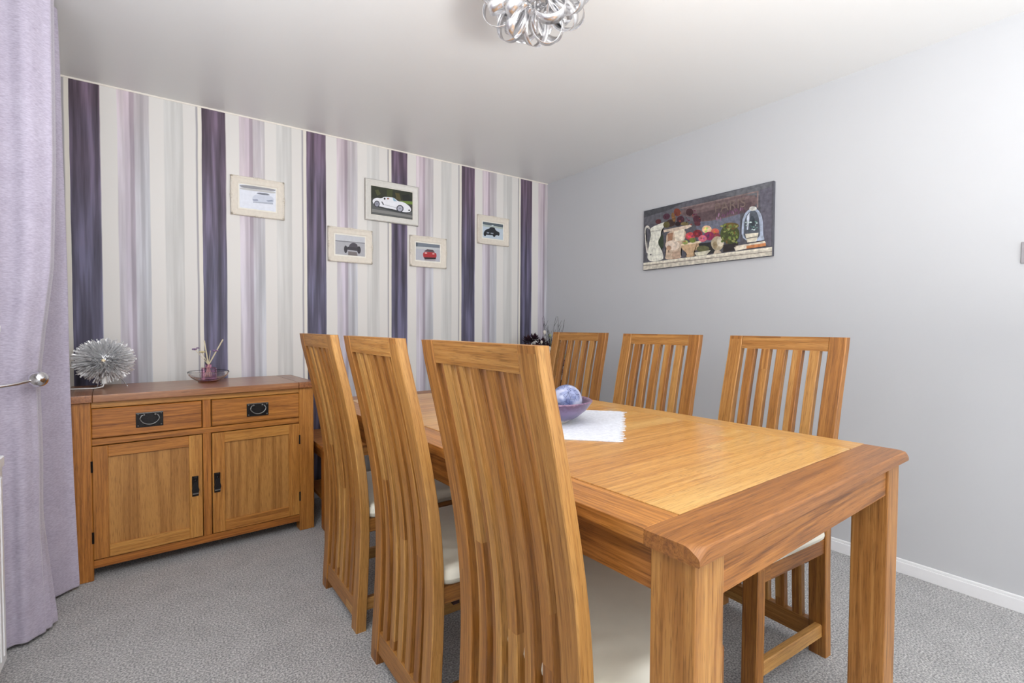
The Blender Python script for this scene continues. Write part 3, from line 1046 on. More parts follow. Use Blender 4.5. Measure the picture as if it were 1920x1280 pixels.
bl = empty('bowl', (-1.638, -2.000, ztop + 0.003))
tag(bl, 'wide purple glazed pottery bowl on the white placemat', 'bowl')
m = MB()
m.lathe([(0.001, 0.0), (0.058, 0.0), (0.066, 0.006), (0.095, 0.022), (0.122, 0.044), (0.138, 0.066), (0.143, 0.074), (0.139, 0.077),
         (0.133, 0.073), (0.118, 0.052), (0.092, 0.030), (0.060, 0.014), (0.001, 0.011)], n=64)
m.build('body', BOWLM, bl)
balls = [((0.048, -0.030, 0.0), 0.053, 'large pale blue patterned ball lying on the right in the purple bowl'),
         ((-0.052, -0.036, 0.0), 0.043, 'blue and white patterned ball lying on the left in the purple bowl'),
         ((-0.010, 0.052, 0.0), 0.040, 'patterned ball lying at the back of the purple bowl')]
first = None
for (c, r, lab) in balls:
    zc = 0.0135 + r + (0.008 if r < 0.05 else 0.006)
    m = MB(); m.ball((0, 0, 0), r, 18)
    o = m.build('decorative_ball', BALLM); o.location = (-1.638 + c[0], -2.000 + c[1], ztop + 0.003 + zc)
    o.rotation_euler = (0.3 * r * 50, 1.0, 2.0 * c[0] * 30)
    tag(o, lab, 'ball', 'patterned balls in the bowl')

# white patterned vase on the low table, glimpsed beyond the dining table
WB = empty('vase', (-1.90, -0.36, 0.4585))
tag(WB, 'white patterned vase beyond the table, glimpsed between the two far left chairs', 'vase')
m = MB(); m.lathe([(0.001, 0.0), (0.05, 0.0), (0.062, 0.03), (0.070, 0.12), (0.066, 0.22), (0.058, 0.27), (0.060, 0.300), (0.054, 0.300), (0.052, 0.26), (0.001, 0.25)], n=36)
m.build('body', pbr('white_mosaic', (226, 228, 230), 0.3, var=0.45, scale=95), WB)


# ------------------------------------------------------------------ pendant ceiling light of curled ribbons
PX, PY, PZ = -1.675, -1.952, 2.212
pl = empty('ceiling_light', (PX, PY, H))
tag(pl, 'ceiling light made of curled shiny aluminium ribbons, above the table', 'light')
m = MB(); m.lathe([(0.001, 0.0), (0.06, 0.0), (0.06, -0.012), (0.012, -0.022), (0.012, -0.05), (0.001, -0.05)], n=36); m.build('ceiling_plate', CHROME, pl)
m = MB(); m.tube([(0, 0, -0.05), (0, 0, -0.10)], 0.018, 12); m.build('lamp_holder', WHITE_G, pl)
rr_ = random.Random(21)
for k in range(28):
    # each ribbon is a loop of strip curling out from the middle
    ph = k * 2.399963; ct = -0.92 + 1.35 * (k / 27)
    st_ = math.sqrt(max(0, 1 - ct * ct))
    d = Vector((st_ * math.cos(ph), st_ * math.sin(ph), ct))
    side = d.cross(Vector((0, 0, 1))) if abs(ct) < 0.95 else Vector((1, 0, 0))
    side.normalize()
    side = Matrix.Rotation(rr_.uniform(-1.3, 1.3), 3, d) @ side
    nrm = d.cross(side).normalized()
    Rl = rr_.uniform(0.054, 0.068); wv = 0.0175
    cen = Vector((0, 0, PZ - H)) + Vector((d.x * 0.122, d.y * 0.122, d.z * 0.080))
    vs, fs = [], []
    n = 30; turns = rr_.uniform(0.82, 1.0)
    for i in range(n + 1):
        a = 2 * PI * turns * i / n + PI
        p = cen + d * (Rl * math.cos(a)) + side * (Rl * 0.8 * math.sin(a)) + nrm * (0.022 * (i / n - 0.5))
        for sg in (-1, 1):
            q = p + nrm * wv * sg
            if q.z > -0.004: q.z = -0.004
            vs.append(q)
    for i in range(n):
        fs.append([2 * i, 2 * i + 1, 2 * i + 3, 2 * i + 2])
    m = MB(); m.add(vs, fs)
    ob = m.build('ribbon', ALU, pl)
    sm = ob.modifiers.new('thick', 'SOLIDIFY'); sm.thickness = 0.0012


# ------------------------------------------------------------------ wall pictures
def rounded(pts, it=2):
    if len(pts) <= 5: return pts
    for _ in range(it):
        out = []
        for (a, b_) in zip(pts, pts[1:] + pts[:1]):
            out.append((a[0] * .75 + b_[0] * .25, a[1] * .75 + b_[1] * .25))
            out.append((a[0] * .25 + b_[0] * .75, a[1] * .25 + b_[1] * .75))
        pts = out
    return pts


def picture_mesh(f, w, h, shapes, base_rgb, step=0.00018):
    """flat printed picture in local x (right) z (up), facing -y; shapes = [(rgb, [(px,py)..])]"""
    m = MB(); mats = [flat(base_rgb)]
    m.add([(0, 0, 0), (w, 0, 0), (w, 0, h), (0, 0, h)], [[0, 1, 2, 3]], 0)
    idx = {tuple(base_rgb): 0}
    for k, (rgb, pts) in enumerate(shapes):
        if tuple(rgb) not in idx:
            idx[tuple(rgb)] = len(mats); mats.append(flat(rgb))
        P = []
        for (x, y) in (rounded(pts) if len(pts) < 24 else pts):
            u, v = f(x, y)
            u = max(0, min(1, u)); v = max(0, min(1, v))
            P.append((u * w, -step * (k + 1) / 3 - 0.0001, v * h))
        bm = bmesh.new()
        vv = [bm.verts.new(p) for p in P]
        try:
            fc = bm.faces.new(vv)
        except ValueError:
            bm.free(); continue
        bmesh.ops.triangulate(bm, faces=[fc])
        bm.verts.index_update()
        bm.normal_update()
        F = []
        for q in bm.faces:
            ids = [v.index for v in q.verts]
            F.append(ids if q.normal.y < 0 else ids[::-1])
        m.add([tuple(v.co) for v in bm.verts], F, idx[tuple(rgb)])
        bm.free()
    return m, mats


def ell(cx, cy, rx, ry, n=14, rot=0.0):
    out = []
    for k in range(n):
        a = 2 * PI * k / n
        x, y = rx * math.cos(a), ry * math.sin(a)
        out.append((cx + x * math.cos(rot) - y * math.sin(rot), cy + x * math.sin(rot) + y * math.cos(rot)))
    return out


def crop(ox, oy, s, lst):
    return [(c, [(ox + x / s, oy + y / s) for (x, y) in pts]) for (c, pts) in lst]


def framed(x0, x1, z0, z1, quad, shapes, base, label, ornate=True, bw=0.032, mount=0.018, tilt=0.0):
    w, h = x1 - x0, z1 - z0
    root = empty('picture_frame', (x0, 0, z0))
    root.rotation_euler = (0, tilt, 0)
    tag(root, label, 'picture frame', 'framed car photographs on the striped wall')
    T_ = 0.020
    m = MB()
    pr = [(0.0, 0.002), (0.0, 0.016), (0.004, 0.020), (0.010, 0.021), (0.016, 0.017), (bw * 0.75, 0.015), (bw, 0.010), (bw, 0.002)]
    n = len(pr)
    vs, fs = [], []
    for (cx, cz, sx, sz) in ((0, 0, 1, 1), (w, 0, -1, 1), (w, h, -1, -1), (0, h, 1, -1)):
        for (a, t) in pr:
            vs.append((cx + sx * a, -t, cz + sz * a))
    for c in range(4):
        for k in range(n):
            a = c * n + k; b_ = c * n + (k + 1) % n; c2 = ((c + 1) % 4) * n + k; d2 = ((c + 1) % 4) * n + (k + 1) % n
            fs.append([a, c2, d2, b_])
    m.add(vs, fs)
    if ornate:
        # swept mouldings at the corners and the middle of each side
        for (cx, cz) in ((0.006, 0.006), (w - .006, 0.006), (w - .006, h - .006), (0.006, h - .006)):
            for k in range(5):
                sx = 1 if cx < w / 2 else -1; sz = 1 if cz < h / 2 else -1
                m.ball((cx + sx * 0.009 * k, -0.017, cz), 0.0075 - 0.0009 * k, 6, sz=0.8)
                m.ball((cx, -0.017, cz + sz * 0.009 * k), 0.0075 - 0.0009 * k, 6, sz=0.8)
        for (cx, cz, ax) in ((w / 2, h - .003, 0), (w / 2, .004, 0), (.004, h / 2, 1), (w - .004, h / 2, 1)):
            for k in range(-4, 5):
                r_ = 0.0085 - 0.0012 * abs(k)
                off = k * 0.010
                m.ball((cx + (off if ax == 0 else 0), -0.017, cz + (off if ax == 1 else 0)), r_, 6, sz=0.75)
    fr = m.build('frame', CREAMF if ornate else WHITEF, root)
    if not ornate:
        m = MB()
        for lo, hi in (((-.003, -.012, -.003), (0, -.001, h + .003)), ((w, -.012, -.003), (w + .003, -.001, h + .003)), ((0, -.012, -.003), (w, -.001, 0)), ((0, -.012, h), (w, -.001, h + .003))):
            m.box(lo, hi, bev=0)
        m.build('outer_edge', SILVERF, root)
    m = MB(); m.box((bw - .002, -0.007, bw - .002), (w - bw + .002, -0.003, h - bw + .002), bev=0)
    m.build('mount', pbr('cream_mount', (236, 232, 222), 0.8), root)
    f = homog(quad)
    iw, ih = w - 2 * bw - 2 * mount, h - 2 * bw - 2 * mount
    mm, mats = picture_mesh(f, iw, ih, shapes, base)
    ph = mm.build('photograph', mats, root, smooth=False)
    ph.location = (bw + mount, -0.0072, bw + mount)
    return root


S1 = 6.857
# 1: white car, pale print
sh1 = crop(420, 320, S1, [
    ((150, 150, 156), [(210, 178), (662, 240), (662, 275), (500, 252), (350, 238), (210, 215)]),
    ((196, 196, 196), [(210, 215), (350, 238), (662, 275), (662, 305), (420, 270), (210, 245)]),
    ((120, 124, 136), [(410, 300), (440, 286), (510, 292), (560, 300), (600, 325), (500, 318)]),
    ((206, 212, 226), [(360, 350), (410, 305), (500, 320), (600, 328), (640, 370), (630, 430), (370, 410)]),
    ((150, 158, 178), [(365, 372), (430, 372), (440, 392), (380, 392)]),
    ((150, 158, 178), [(540, 388), (620, 380), (625, 402), (560, 404)]),
    ((176, 182, 196), [(370, 400), (625, 418), (625, 440), (370, 414)]),
])
framed(-2.372, -2.086, 1.742, 1.969, [(450, 345.5), (517, 356), (516, 398), (449, 389)], sh1, (228, 232, 242),
       'ornate cream frame with a pale photo of a white car, furthest left on the wall', bw=0.038, mount=0.008)
# 2: white roadster
S2 = 14.22
sh2 = crop(685, 335, S2, [
    ((44, 48, 34), [(150, 190), (1250, 380), (1250, 600), (150, 520)]),
    ((78, 82, 48), [(240, 320), (330, 300), (400, 420), (300, 470)]),
    ((66, 74, 40), [(560, 300), (720, 290), (700, 500), (560, 480)]),
    ((84, 78, 44), [(780, 380), (900, 400), (940, 600), (820, 560)]),
    ((30, 34, 30), [(960, 450), (1150, 420), (1230, 600), (1000, 600)]),
    ((112, 138, 60), [(880, 600), (1245, 620), (1245, 700), (1050, 680)]),
    ((92, 94, 94), [(150, 660), (1250, 900), (1250, 1110), (150, 960)]),
    ((132, 132, 130), [(150, 820), (700, 900), (1240, 1000), (1240, 1060), (150, 900)]),
    ((52, 56, 58), [(200, 740), (820, 850), (1120, 900), (1150, 945), (900, 930), (350, 790)]),
    ((238, 240, 246), [(165, 600), (210, 545), (300, 520), (430, 545), (460, 500), (540, 495), (720, 510), (800, 560), (860, 620), (980, 625),
                       (1110, 700), (1200, 790), (1205, 880), (1120, 915), (990, 905), (820, 850), (370, 760), (190, 690)]),
    ((60, 60, 70), ell(287, 690, 78, 92)), ((150, 152, 166), ell(287, 690, 56, 68)),
    ((56, 56, 66), ell(905, 812, 98, 98)), ((176, 178, 192), ell(905, 812, 72, 74)),
    ((90, 92, 104), ell(905, 812, 14, 14)), ((90, 92, 104), ell(287, 690, 12, 12)),
    ((40, 40, 44), [(405, 625), (430, 625), (485, 715), (450, 712)]),
    ((30, 32, 38), ell(497, 548, 26, 28)), ((150, 100, 90), ell(590, 545, 34, 22)),
    ((150, 186, 206), [(710, 520), (745, 530), (830, 620), (740, 610)]),
    ((190, 192, 200), [(480, 700), (800, 780), (800, 795), (480, 715)]),
    ((30, 30, 34), ell(1150, 855, 26, 20)),
])
framed(-1.584, -1.204, 1.816, 2.087, [(694.5, 348), (773, 361.5), (772, 413), (694, 402.5)], sh2, (60, 62, 56),
       'plain white frame with a photo of a white open sports car, largest on the wall', ornate=False, bw=0.036, mount=0.004)
# 3: dark kit car
sh3 = crop(420, 320, S1, [
    ((200, 202, 208), [(1430, 815), (1805, 850), (1805, 925), (1430, 900)]),
    ((140, 140, 146), [(1430, 893), (1805, 918), (1805, 932), (1430, 910)]),
    ((178, 178, 184), [(1430, 915), (1805, 935), (1805, 1100), (1430, 1075)]),
    ((78, 74, 84), [(1600, 960), (1640, 920), (1700, 930), (1715, 970), (1720, 1020), (1600, 1010)]),
    ((54, 50, 58), ell(1560, 1010, 22, 50)), ((54, 50, 58), ell(1728, 1015, 24, 50)),
    ((64, 60, 68), [(1580, 975), (1710, 985), (1710, 1030), (1580, 1015)]),
    ((120, 112, 112), [(1590, 1035), (1700, 1045), (1710, 1095), (1590, 1085)]),
])
framed(-1.829, -1.539, 1.518, 1.742, [(628.5, 439), (683.5, 443.5), (683, 480.5), (628.5, 477)], sh3, (190, 192, 198),
       'cream frame with a photo of a dark car, below left of the white frame', bw=0.038, mount=0.010)
# 4: red car
S3 = 6.4
sh4 = crop(670, 320, S3, [
    ((120, 128, 140), [(700, 855), (985, 875), (985, 915), (700, 905)]),
    ((84, 92, 100), [(700, 855), (720, 858), (715, 915), (700, 910)]),
    ((196, 200, 202), [(700, 905), (985, 918), (985, 940), (700, 935)]),
    ((90, 72, 78), [(790, 965), (830, 935), (900, 942), (925, 975)]),
    ((176, 48, 54), [(780, 985), (800, 968), (925, 975), (945, 995), (942, 1050), (800, 1055), (782, 1030)]),
    ((228, 180, 178), ell(815, 985, 16, 8)), ((228, 180, 178), ell(905, 992, 16, 8)),
    ((60, 40, 46), [(790, 1035), (940, 1040), (930, 1060), (800, 1062)]),
    ((170, 166, 172), [(790, 1062), (940, 1062), (920, 1085), (800, 1085)]),
])
framed(-1.267, -0.979, 1.528, 1.748, [(779, 453.5), (824.5, 457), (824, 491), (779, 487)], sh4, (186, 188, 198),
       'cream frame with a photo of a red car, below right of the white frame', bw=0.038, mount=0.010)
# 5: black open car
sh5 = crop(670, 320, S3, [
    ((92, 104, 112), [(1500, 605), (1738, 632), (1738, 672), (1500, 640)]),
    ((178, 190, 186), [(1500, 640), (1738, 672), (1738, 695), (1500, 665)]),
    ((34, 38, 46), [(1510, 735), (1540, 700), (1575, 700), (1580, 672), (1640, 676), (1645, 710), (1690, 735), (1690, 780), (1510, 770)]),
    ((30, 32, 38), ell(1525, 760, 16, 28)), ((30, 32, 38), ell(1632, 768, 18, 28)), ((40, 42, 48), ell(1682, 755, 14, 26)),
    ((150, 158, 168), [(1545, 735), (1575, 738), (1570, 755), (1545, 752)]), ((150, 158, 168), [(1590, 742), (1625, 745), (1620, 760), (1592, 757)]),
    ((220, 232, 240), ell(1612, 652, 14, 5)),
])
framed(-0.708, -0.4155, 1.746, 1.968, [(904, 415), (941.5, 419.5), (941.5, 450), (904, 445.5)], sh5, (196, 210, 222),
       'cream frame with a photo of a black open car, furthest right on the wall', bw=0.040, mount=0.010)

# canvas print on the grey wall
_flat.clear(); INKVAR[:] = [0.30, 48]
cv = empty('canvas_print', (0.0, -1.050, 1.491), -PI / 2)
tag(cv, 'long frameless still life canvas of jugs, urns and flowers on the grey wall', 'canvas picture')
CW, CH = 0.875, 0.402
m = MB(); m.box((0, -0.020, 0), (CW, -0.0006, CH), bev=0.0015)
m.build('stretched_canvas', pbr('dark_slate_canvas', (84, 84, 92), 0.8, var=0.15, scale=25), cv)
K = 6.4
rc = random.Random(5)
SL = (86, 86, 94)
can = []
can += [((96, 96, 104), [(200, 500), (900, 330), (900, 600), (200, 650)]), ((72, 74, 80), [(195, 485), (700, 370), (500, 470), (195, 560)]),
        ((104, 106, 112), [(1080, 300), (1500, 190), (1740, 140), (1730, 300), (1300, 320)]),
        ((98, 96, 108), [(1590, 240), (1740, 200), (1730, 920), (1640, 900)]),
        ((108, 112, 128), [(820, 600), (1360, 500), (1360, 860), (860, 900)]),
        ((108, 90, 92), [(640, 450), (1580, 250), (1560, 480), (900, 640), (780, 560), (640, 540)]),
        ((134, 116, 114), [(640, 448), (1580, 248), (1580, 264), (640, 462)]), ((134, 116, 114), [(1562, 255), (1582, 250), (1578, 450), (1560, 452)]),
        ((122, 104, 104), [(700, 480), (1540, 300), (1540, 330), (700, 510)]),
        ((92, 76, 80), [(820, 520), (1500, 380), (1480, 500), (900, 610)])]
# pale brushed lettering band and lavender sprigs
for k in range(16):
    x = 1080 + k * 22; y = 600 - k * 6
    can.append((rc.choice([(112, 70, 104), (84, 52, 74), (146, 110, 140)]), ell(x, y - rc.uniform(0, 60), 7, 26, 8, rc.uniform(-.4, .4))))
# shelf
can += [((206, 200, 186), [(190, 1110), (1740, 925), (1740, 1035), (190, 1200)]), ((228, 222, 206), [(190, 1112), (1740, 928), (1740, 950), (190, 1132)]),
        ((120, 112, 104), [(190, 1140), (1740, 975), (1740, 982), (190, 1148)])]
# jug
can += [((216, 212, 204), [(200, 690), (225, 655), (260, 665), (270, 700), (255, 705), (240, 680), (220, 690), (210, 740), (235, 960), (250, 980), (240, 1000), (222, 975), (205, 780)]),
        ((226, 226, 214), [(270, 690), (340, 655), (480, 605), (470, 640), (400, 720), (405, 790), (370, 830), (370, 890), (410, 950), (435, 1020), (430, 1080), (235, 1100), (245, 950), (285, 740), (270, 730)]),
        ((190, 190, 180), [(275, 725), (400, 705), (402, 722), (275, 742)]), ((60, 60, 60), ell(280, 1010, 8, 9)),
        ((54, 66, 48), [(405, 790), (430, 740), (440, 940), (400, 930), (372, 880), (372, 840)])]
# big urn
can += [((214, 196, 178), [(430, 715), (760, 650), (780, 670), (720, 700), (440, 742)]),
        ((204, 182, 160), [(470, 735), (710, 695), (700, 820), (650, 900), (640, 1010), (660, 1050), (450, 1080), (460, 1000), (520, 980), (450, 890), (470, 860)]),
        ((226, 216, 198), [(560, 730), (690, 700), (680, 840), (580, 850)]), ((160, 120, 96), [(480, 760), (550, 745), (540, 860), (490, 870)]),
        ((222, 206, 190), ell(545, 900, 90, 62)), ((178, 146, 122), ell(500, 930, 30, 30)), ((186, 160, 140), [(540, 980), (640, 960), (640, 1055), (540, 1065)])]
# dark tulips and leaves
for (x, y, a, b_, c) in ((470, 550, 44, 38, (76, 40, 58)), (600, 500, 42, 50, (120, 60, 46)), (640, 590, 48, 46, (70, 36, 48)), (520, 630, 60, 46, (58, 40, 38)),
                         (750, 500, 46, 46, (64, 38, 44)), (840, 590, 46, 54, (74, 36, 50)), (845, 640, 40, 28, (90, 44, 54)), (370, 610, 36, 30, (84, 40, 46)),
                         (555, 560, 24, 60, (122, 90, 54)), (470, 650, 40, 40, (92, 86, 50)), (690, 640, 50, 22, (120, 108, 70)), (610, 640, 36, 30, (44, 28, 34))):
    can.append((c, ell(x, y, a, b_, 12, rc.uniform(-.6, .6))))
for k in range(22):
    can.append((rc.choice([(130, 62, 56), (54, 26, 38), (96, 46, 70), (150, 100, 70)]), ell(rc.uniform(430, 880), rc.uniform(480, 660), rc.uniform(6, 18), rc.uniform(5, 14), 7)))
# small bowl urn with roses
can += [((196, 166, 132), [(640, 890), (900, 850), (850, 950), (790, 985), (830, 1030), (700, 1050), (730, 1000), (660, 950)]), ((222, 204, 178), [(640, 885), (900, 845), (895, 868), (650, 905)])]
for (x, y, a, c) in ((760, 790, 60, (196, 82, 84)), (850, 760, 60, (124, 44, 54)), (960, 710, 60, (226, 186, 150)), (1060, 740, 52, (196, 104, 84)), (990, 790, 66, (140, 44, 88)),
                     (910, 820, 52, (206, 110, 128)), (1080, 790, 44, (120, 56, 68)), (790, 840, 40, (120, 132, 64)), (700, 865, 36, (150, 158, 96))):
    can.append((c, ell(x, y, a, a * .8, 12)))
    for q in range(4):
        can.append((tuple(min(255, int(v * rc.choice([0.75, 1.18]))) for v in c), ell(x + rc.uniform(-.5, .5) * a, y + rc.uniform(-.45, .45) * a, a * .3, a * .2, 7, rc.uniform(0, 3))))
# nest dish, egg ball, dark shadow
can += [((44, 44, 46), [(860, 880), (1060, 860), (1060, 990), (960, 1010), (880, 950)]), ((96, 96, 66), ell(915, 945, 80, 40)), ((210, 206, 186), [(810, 990), (1010, 960), (960, 1015), (840, 1030)]),
        ((176, 164, 138), ell(1090, 880, 78, 88)), ((206, 198, 178), ell(1125, 860, 42, 60)), ((150, 134, 104), ell(1060, 900, 26, 44)), ((190, 178, 160), [(1060, 965), (1110, 960), (1140, 990), (1040, 1010)]),
        ((50, 44, 44), [(1160, 900), (1340, 870), (1340, 960), (1160, 985)])]
# hydrangea / artichoke
can += [((70, 78, 44), ell(1240, 770, 118, 120)), ((104, 86, 46), ell(1250, 670, 100, 40))]
for k in range(46):
    can.append((rc.choice([(120, 136, 70), (92, 108, 56), (146, 150, 92), (110, 84, 46), (52, 60, 36)]), ell(1240 + rc.uniform(-100, 105), 780 + rc.uniform(-120, 100), rc.uniform(10, 24), rc.uniform(8, 18), 7, rc.uniform(0, 3))))
# books, cloche, pot
can += [((214, 204, 186), [(1295, 915), (1660, 855), (1672, 880), (1340, 930)]), ((196, 130, 84), [(1340, 925), (1668, 878), (1672, 915), (1350, 960)]), ((222, 214, 196), [(1290, 930), (1440, 905), (1440, 945), (1310, 972)]),
        ((168, 180, 200), [(1380, 860), (1385, 620), (1420, 520), (1480, 465), (1560, 460), (1620, 530), (1640, 640), (1640, 800), (1665, 855)]),
        ((84, 90, 100), [(1405, 850), (1410, 640), (1440, 540), (1490, 490), (1550, 485), (1590, 560), (1600, 700), (1600, 830)]),
        ((206, 208, 202), [(1470, 465), (1490, 440), (1545, 438), (1570, 462), (1550, 490), (1490, 495)]),
        ((200, 208, 222), [(1445, 560), (1480, 510), (1475, 600), (1460, 720), (1445, 720)]), ((58, 66, 74), ell(1510, 640, 34, 90)),
        ((224, 218, 200), [(1425, 770), (1585, 755), (1560, 860), (1450, 872)]), ((70, 70, 74), [(1440, 820), (1570, 800), (1570, 808), (1440, 828)])]
for k in range(18):
    can.append((rc.choice([(176, 198, 196), (110, 150, 140), (210, 222, 226), (70, 92, 96)]), ell(1500 + rc.uniform(-70, 80), 700 + rc.uniform(-80, 40), rc.uniform(7, 15), rc.uniform(6, 12), 8)))
fq = homog([(1210, 395.8), (1455, 341), (1451.5, 480.5), (1209.5, 507)])
mm, mats = picture_mesh(fq, CW - .004, CH - .004, crop(1180, 320, K, can), SL, step=0.00008)
po = mm.build('printed_picture', mats, cv, smooth=False); po.location = (0.002, -0.0204, 0.002)


def letter(txt, x, z, size, parent, mat, yy, rot=0.0, ext=0.0002):
    cu = bpy.data.curves.new('lettering', 'FONT'); cu.body = txt; cu.size = size; cu.extrude = ext
    tmp = bpy.data.objects.new('tmp', cu); C.objects.link(tmp)
    dg = bpy.context.evaluated_depsgraph_get()
    me = bpy.data.meshes.new_from_object(tmp.evaluated_get(dg))
    bpy.data.objects.remove(tmp)
    o = bpy.data.objects.new('lettering', me); C.objects.link(o)
    me.materials.clear(); me.materials.append(mat)
    o.parent = parent; o.location = (x, yy, z); o.rotation_euler = (PI / 2, rot, 0)
    return o


letter('PARIS', 0.530, 0.292, 0.078, cv, flat((122, 106, 100)), -0.0252)


# ------------------------------------------------------------------ light switch at the right edge
sw = empty('light_switch', (0.0, -2.915, 1.396), -PI / 2)
tag(sw, 'brushed steel light switch at the right edge of the grey wall', 'light switch')
m = MB(); m.box((-0.043, -0.006, -0.041), (0.043, -0.0003, 0.041), bev=.0015, seg=2); m.build('plate', pbr('brushed_steel', (150, 146, 148), 0.35, metal=0.9), sw)
m = MB(); m.box((-0.012, -0.010, -0.020), (0.012, -0.006, 0.020), bev=.002); m.build('rocker', BLACKM, sw)


# ------------------------------------------------------------------ curtain, holdback, radiator
def curtain():
    A_edge = [(0.0, -3.078), (.04, -3.078), (.37, -3.078), (.65, -3.074), (.90, -3.078), (1.08, -3.060), (1.30, -3.035), (1.67, -3.024), (2.3, -3.020)]
    B_edge = [(0.0, -2.998), (.46, -3.010), (.86, -3.016), (1.2, -3.017), (1.76, -3.020), (2.3, -3.020)]
    yA = [(0.0, -0.955), (.9, -0.955), (2.3, -0.955)]
    yB = [(0.0, -0.60), (1.4, -0.60), (2.1, -0.66), (2.3, -0.70)]
    nz = 60
    vs, fs = [], []
    prof_n = 0
    top = H - 0.012
    rows = []
    for i in range(nz + 1):
        z = 0.012 + (top - 0.012) * i / nz
        ax = interp(A_edge, z); bx_ = interp(B_edge, z); ya = interp(yA, z); yb = interp(yB, z)
        pinch = math.exp(-((z - 0.90) / 0.22) ** 2)
        w0 = XW + 0.012
        amp = 0.010 * (1 - 0.3 * pinch)
        P = []
        # front panel, from the wall out to its free edge
        for k in range(17):
            t = k / 16
            x = w0 + (ax - w0) * t
            y = ya - 0.030 * math.sin(t * PI) + amp * math.sin(t * 13 + 0.6 * z) - 0.02 * pinch * math.sin(t * PI)
            P.append((x, y))
        # small turned hem folds fanning out near the floor
        fan = max(0, 1 - z / 0.42)
        P.append((ax + 0.012 + 0.016 * fan, ya + 0.012 + 0.010 * fan))
        P.append((ax + 0.004 + 0.006 * fan, ya + 0.034))
        P.append((ax + 0.014 + 0.030 * fan, ya + 0.048))
        P.append((ax + 0.004 + 0.018 * fan, ya + 0.066))
        P.append((ax + 0.012 + 0.044 * fan, ya + 0.082))
        P.append((ax + 0.002 + 0.026 * fan, ya + 0.108))
        P.append((ax - 0.030, ya + 0.150))
        # rear panel, facing the room
        for k in range(17):
            t = k / 16
            x = (ax - 0.055) + (bx_ - (ax - 0.055)) * t
            y = yb - 0.020 * math.sin(t * PI) - 0.11 * (1 - t) ** 2 + 0.005 * math.sin(t * 9 + z)
            P.append((x, y))
        P.append((bx_ - 0.004, yb + 0.006)); P.append((bx_ - 0.03, yb + 0.010)); P.append((w0 + 0.02, yb + 0.015))
        rows.append(P)
    n = len(rows[0])
    for i, P in enumerate(rows):
        z = 0.012 + (top - 0.012) * i / nz
        for k, (x, y) in enumerate(P):
            zz = z
            vs.append((x, y, zz))
    for i in range(nz):
        for k in range(n - 1):
            a = i * n + k
            fs.append([a, a + 1, a + n + 1, a + n])
    m = MB(); m.add(vs, fs)
    o = m.build('curtain', CURT, None, angle=1.2)
    s_ = o.modifiers.new('cloth', 'SOLIDIFY'); s_.thickness = 0.004; s_.offset = 0
    ss = o.modifiers.new('sub', 'SUBSURF'); ss.levels = 1; ss.render_levels = 1
    tag(o, 'long lavender curtain held back by a metal arm at the left of the photo', 'curtain')
    return o


curtain()
hb = empty('curtain_holdback', (XW, -1.10, 0.905))
tag(hb, 'chrome curtain holdback arm with a ball end, across the lavender curtain', 'curtain holdback')
m = MB(); m.lathe([(0.001, 0.0), (0.026, 0.0), (0.026, 0.004), (0.001, 0.010)], n=24)
bs = m.build('wall_plate', CHROME, hb); bs.rotation_euler = (0, PI / 2, 0)
m = MB(); m.tube([(0.004, 0, 0), (0.030, -0.002, -0.001), (0.060, 0.002, -0.002), (0.095, 0.018, -0.002), (0.125, 0.040, 0.002), (0.150, 0.072, 0.008)], 0.0055, 12)
m.build('arm', CHROME, hb)
m = MB(); m.ball((0.168, 0.090, 0.011), 0.027, 14); m.build('ball_finial', CHROME, hb)

ra = empty('radiator', (XW, -1.28, 0))
tag(ra, 'white panel radiator under the window, cut off at the left edge', 'radiator')
m = MB()
m.box((0.035, -1.5, 0.12), (0.128, 0.0, 0.695), bev=.008, seg=2)
for k in range(42):
    y = -0.02 - k * 0.0345
    m.box((0.124, y - .022, 0.15), (0.1305, y, 0.665), bev=.003)
m.build('panel', WHITE_G, ra)
m = MB(); m.box((0.030, -1.5, 0.690), (0.132, 0.0, 0.722), bev=.003)
for k in range(60):
    m.box((0.045, -1.48 + k * .0245, 0.720), (0.117, -1.462 + k * .0245, 0.7245), bev=0)
m.build('top_grille', WHITE_G, ra)
m = MB(); m.tube([(0.085, 0.018, 0.0), (0.085, 0.018, 0.175)], 0.0075, 10); m.tube([(0.085, 0.025, 0.165), (0.085, -0.01, 0.165)], 0.011, 10)
m.build('valve', CHROME, ra)
m = MB(); m.box((0.0006, -0.25, 0.2), (0.036, -0.22, 0.62), bev=.002); m.box((0.0006, -1.25, 0.2), (0.036, -1.22, 0.62), bev=.002)
m.build('bracket', WHITE_G, ra)


# ------------------------------------------------------------------ dark flower arrangement in the corner
vp = empty('flower_arrangement', (-0.17, -0.30, 0))
tag(vp, 'tall dark vase of burgundy and twiggy artificial flowers in the far corner', 'flower arrangement')
m = MB(); m.lathe([(0.001, 0.0), (0.085, 0.0), (0.095, 0.02), (0.10, 0.30), (0.085, 0.52), (0.065, 0.64), (0.075, 0.68), (0.068, 0.68), (0.058, 0.64), (0.05, 0.5), (0.001, 0.45)], n=40)
vz = m.build('vase', pbr('black_glazed_vase', (34, 28, 32), 0.25, var=0.2), vp); vz['label'] = 'tall dark vase'
rf = random.Random(17)
TWIG = pbr('dark_twig', (48, 42, 44), 0.8); BURG = pbr('burgundy_petal', (52, 24, 36), 0.75, var=0.3, scale=60)
PINKP = pbr('dusty_pink_petal', (176, 136, 150), 0.8, var=0.2); WHP = pbr('white_bud', (222, 214, 202), 0.7); GRB = pbr('green_bud', (150, 156, 120), 0.7)


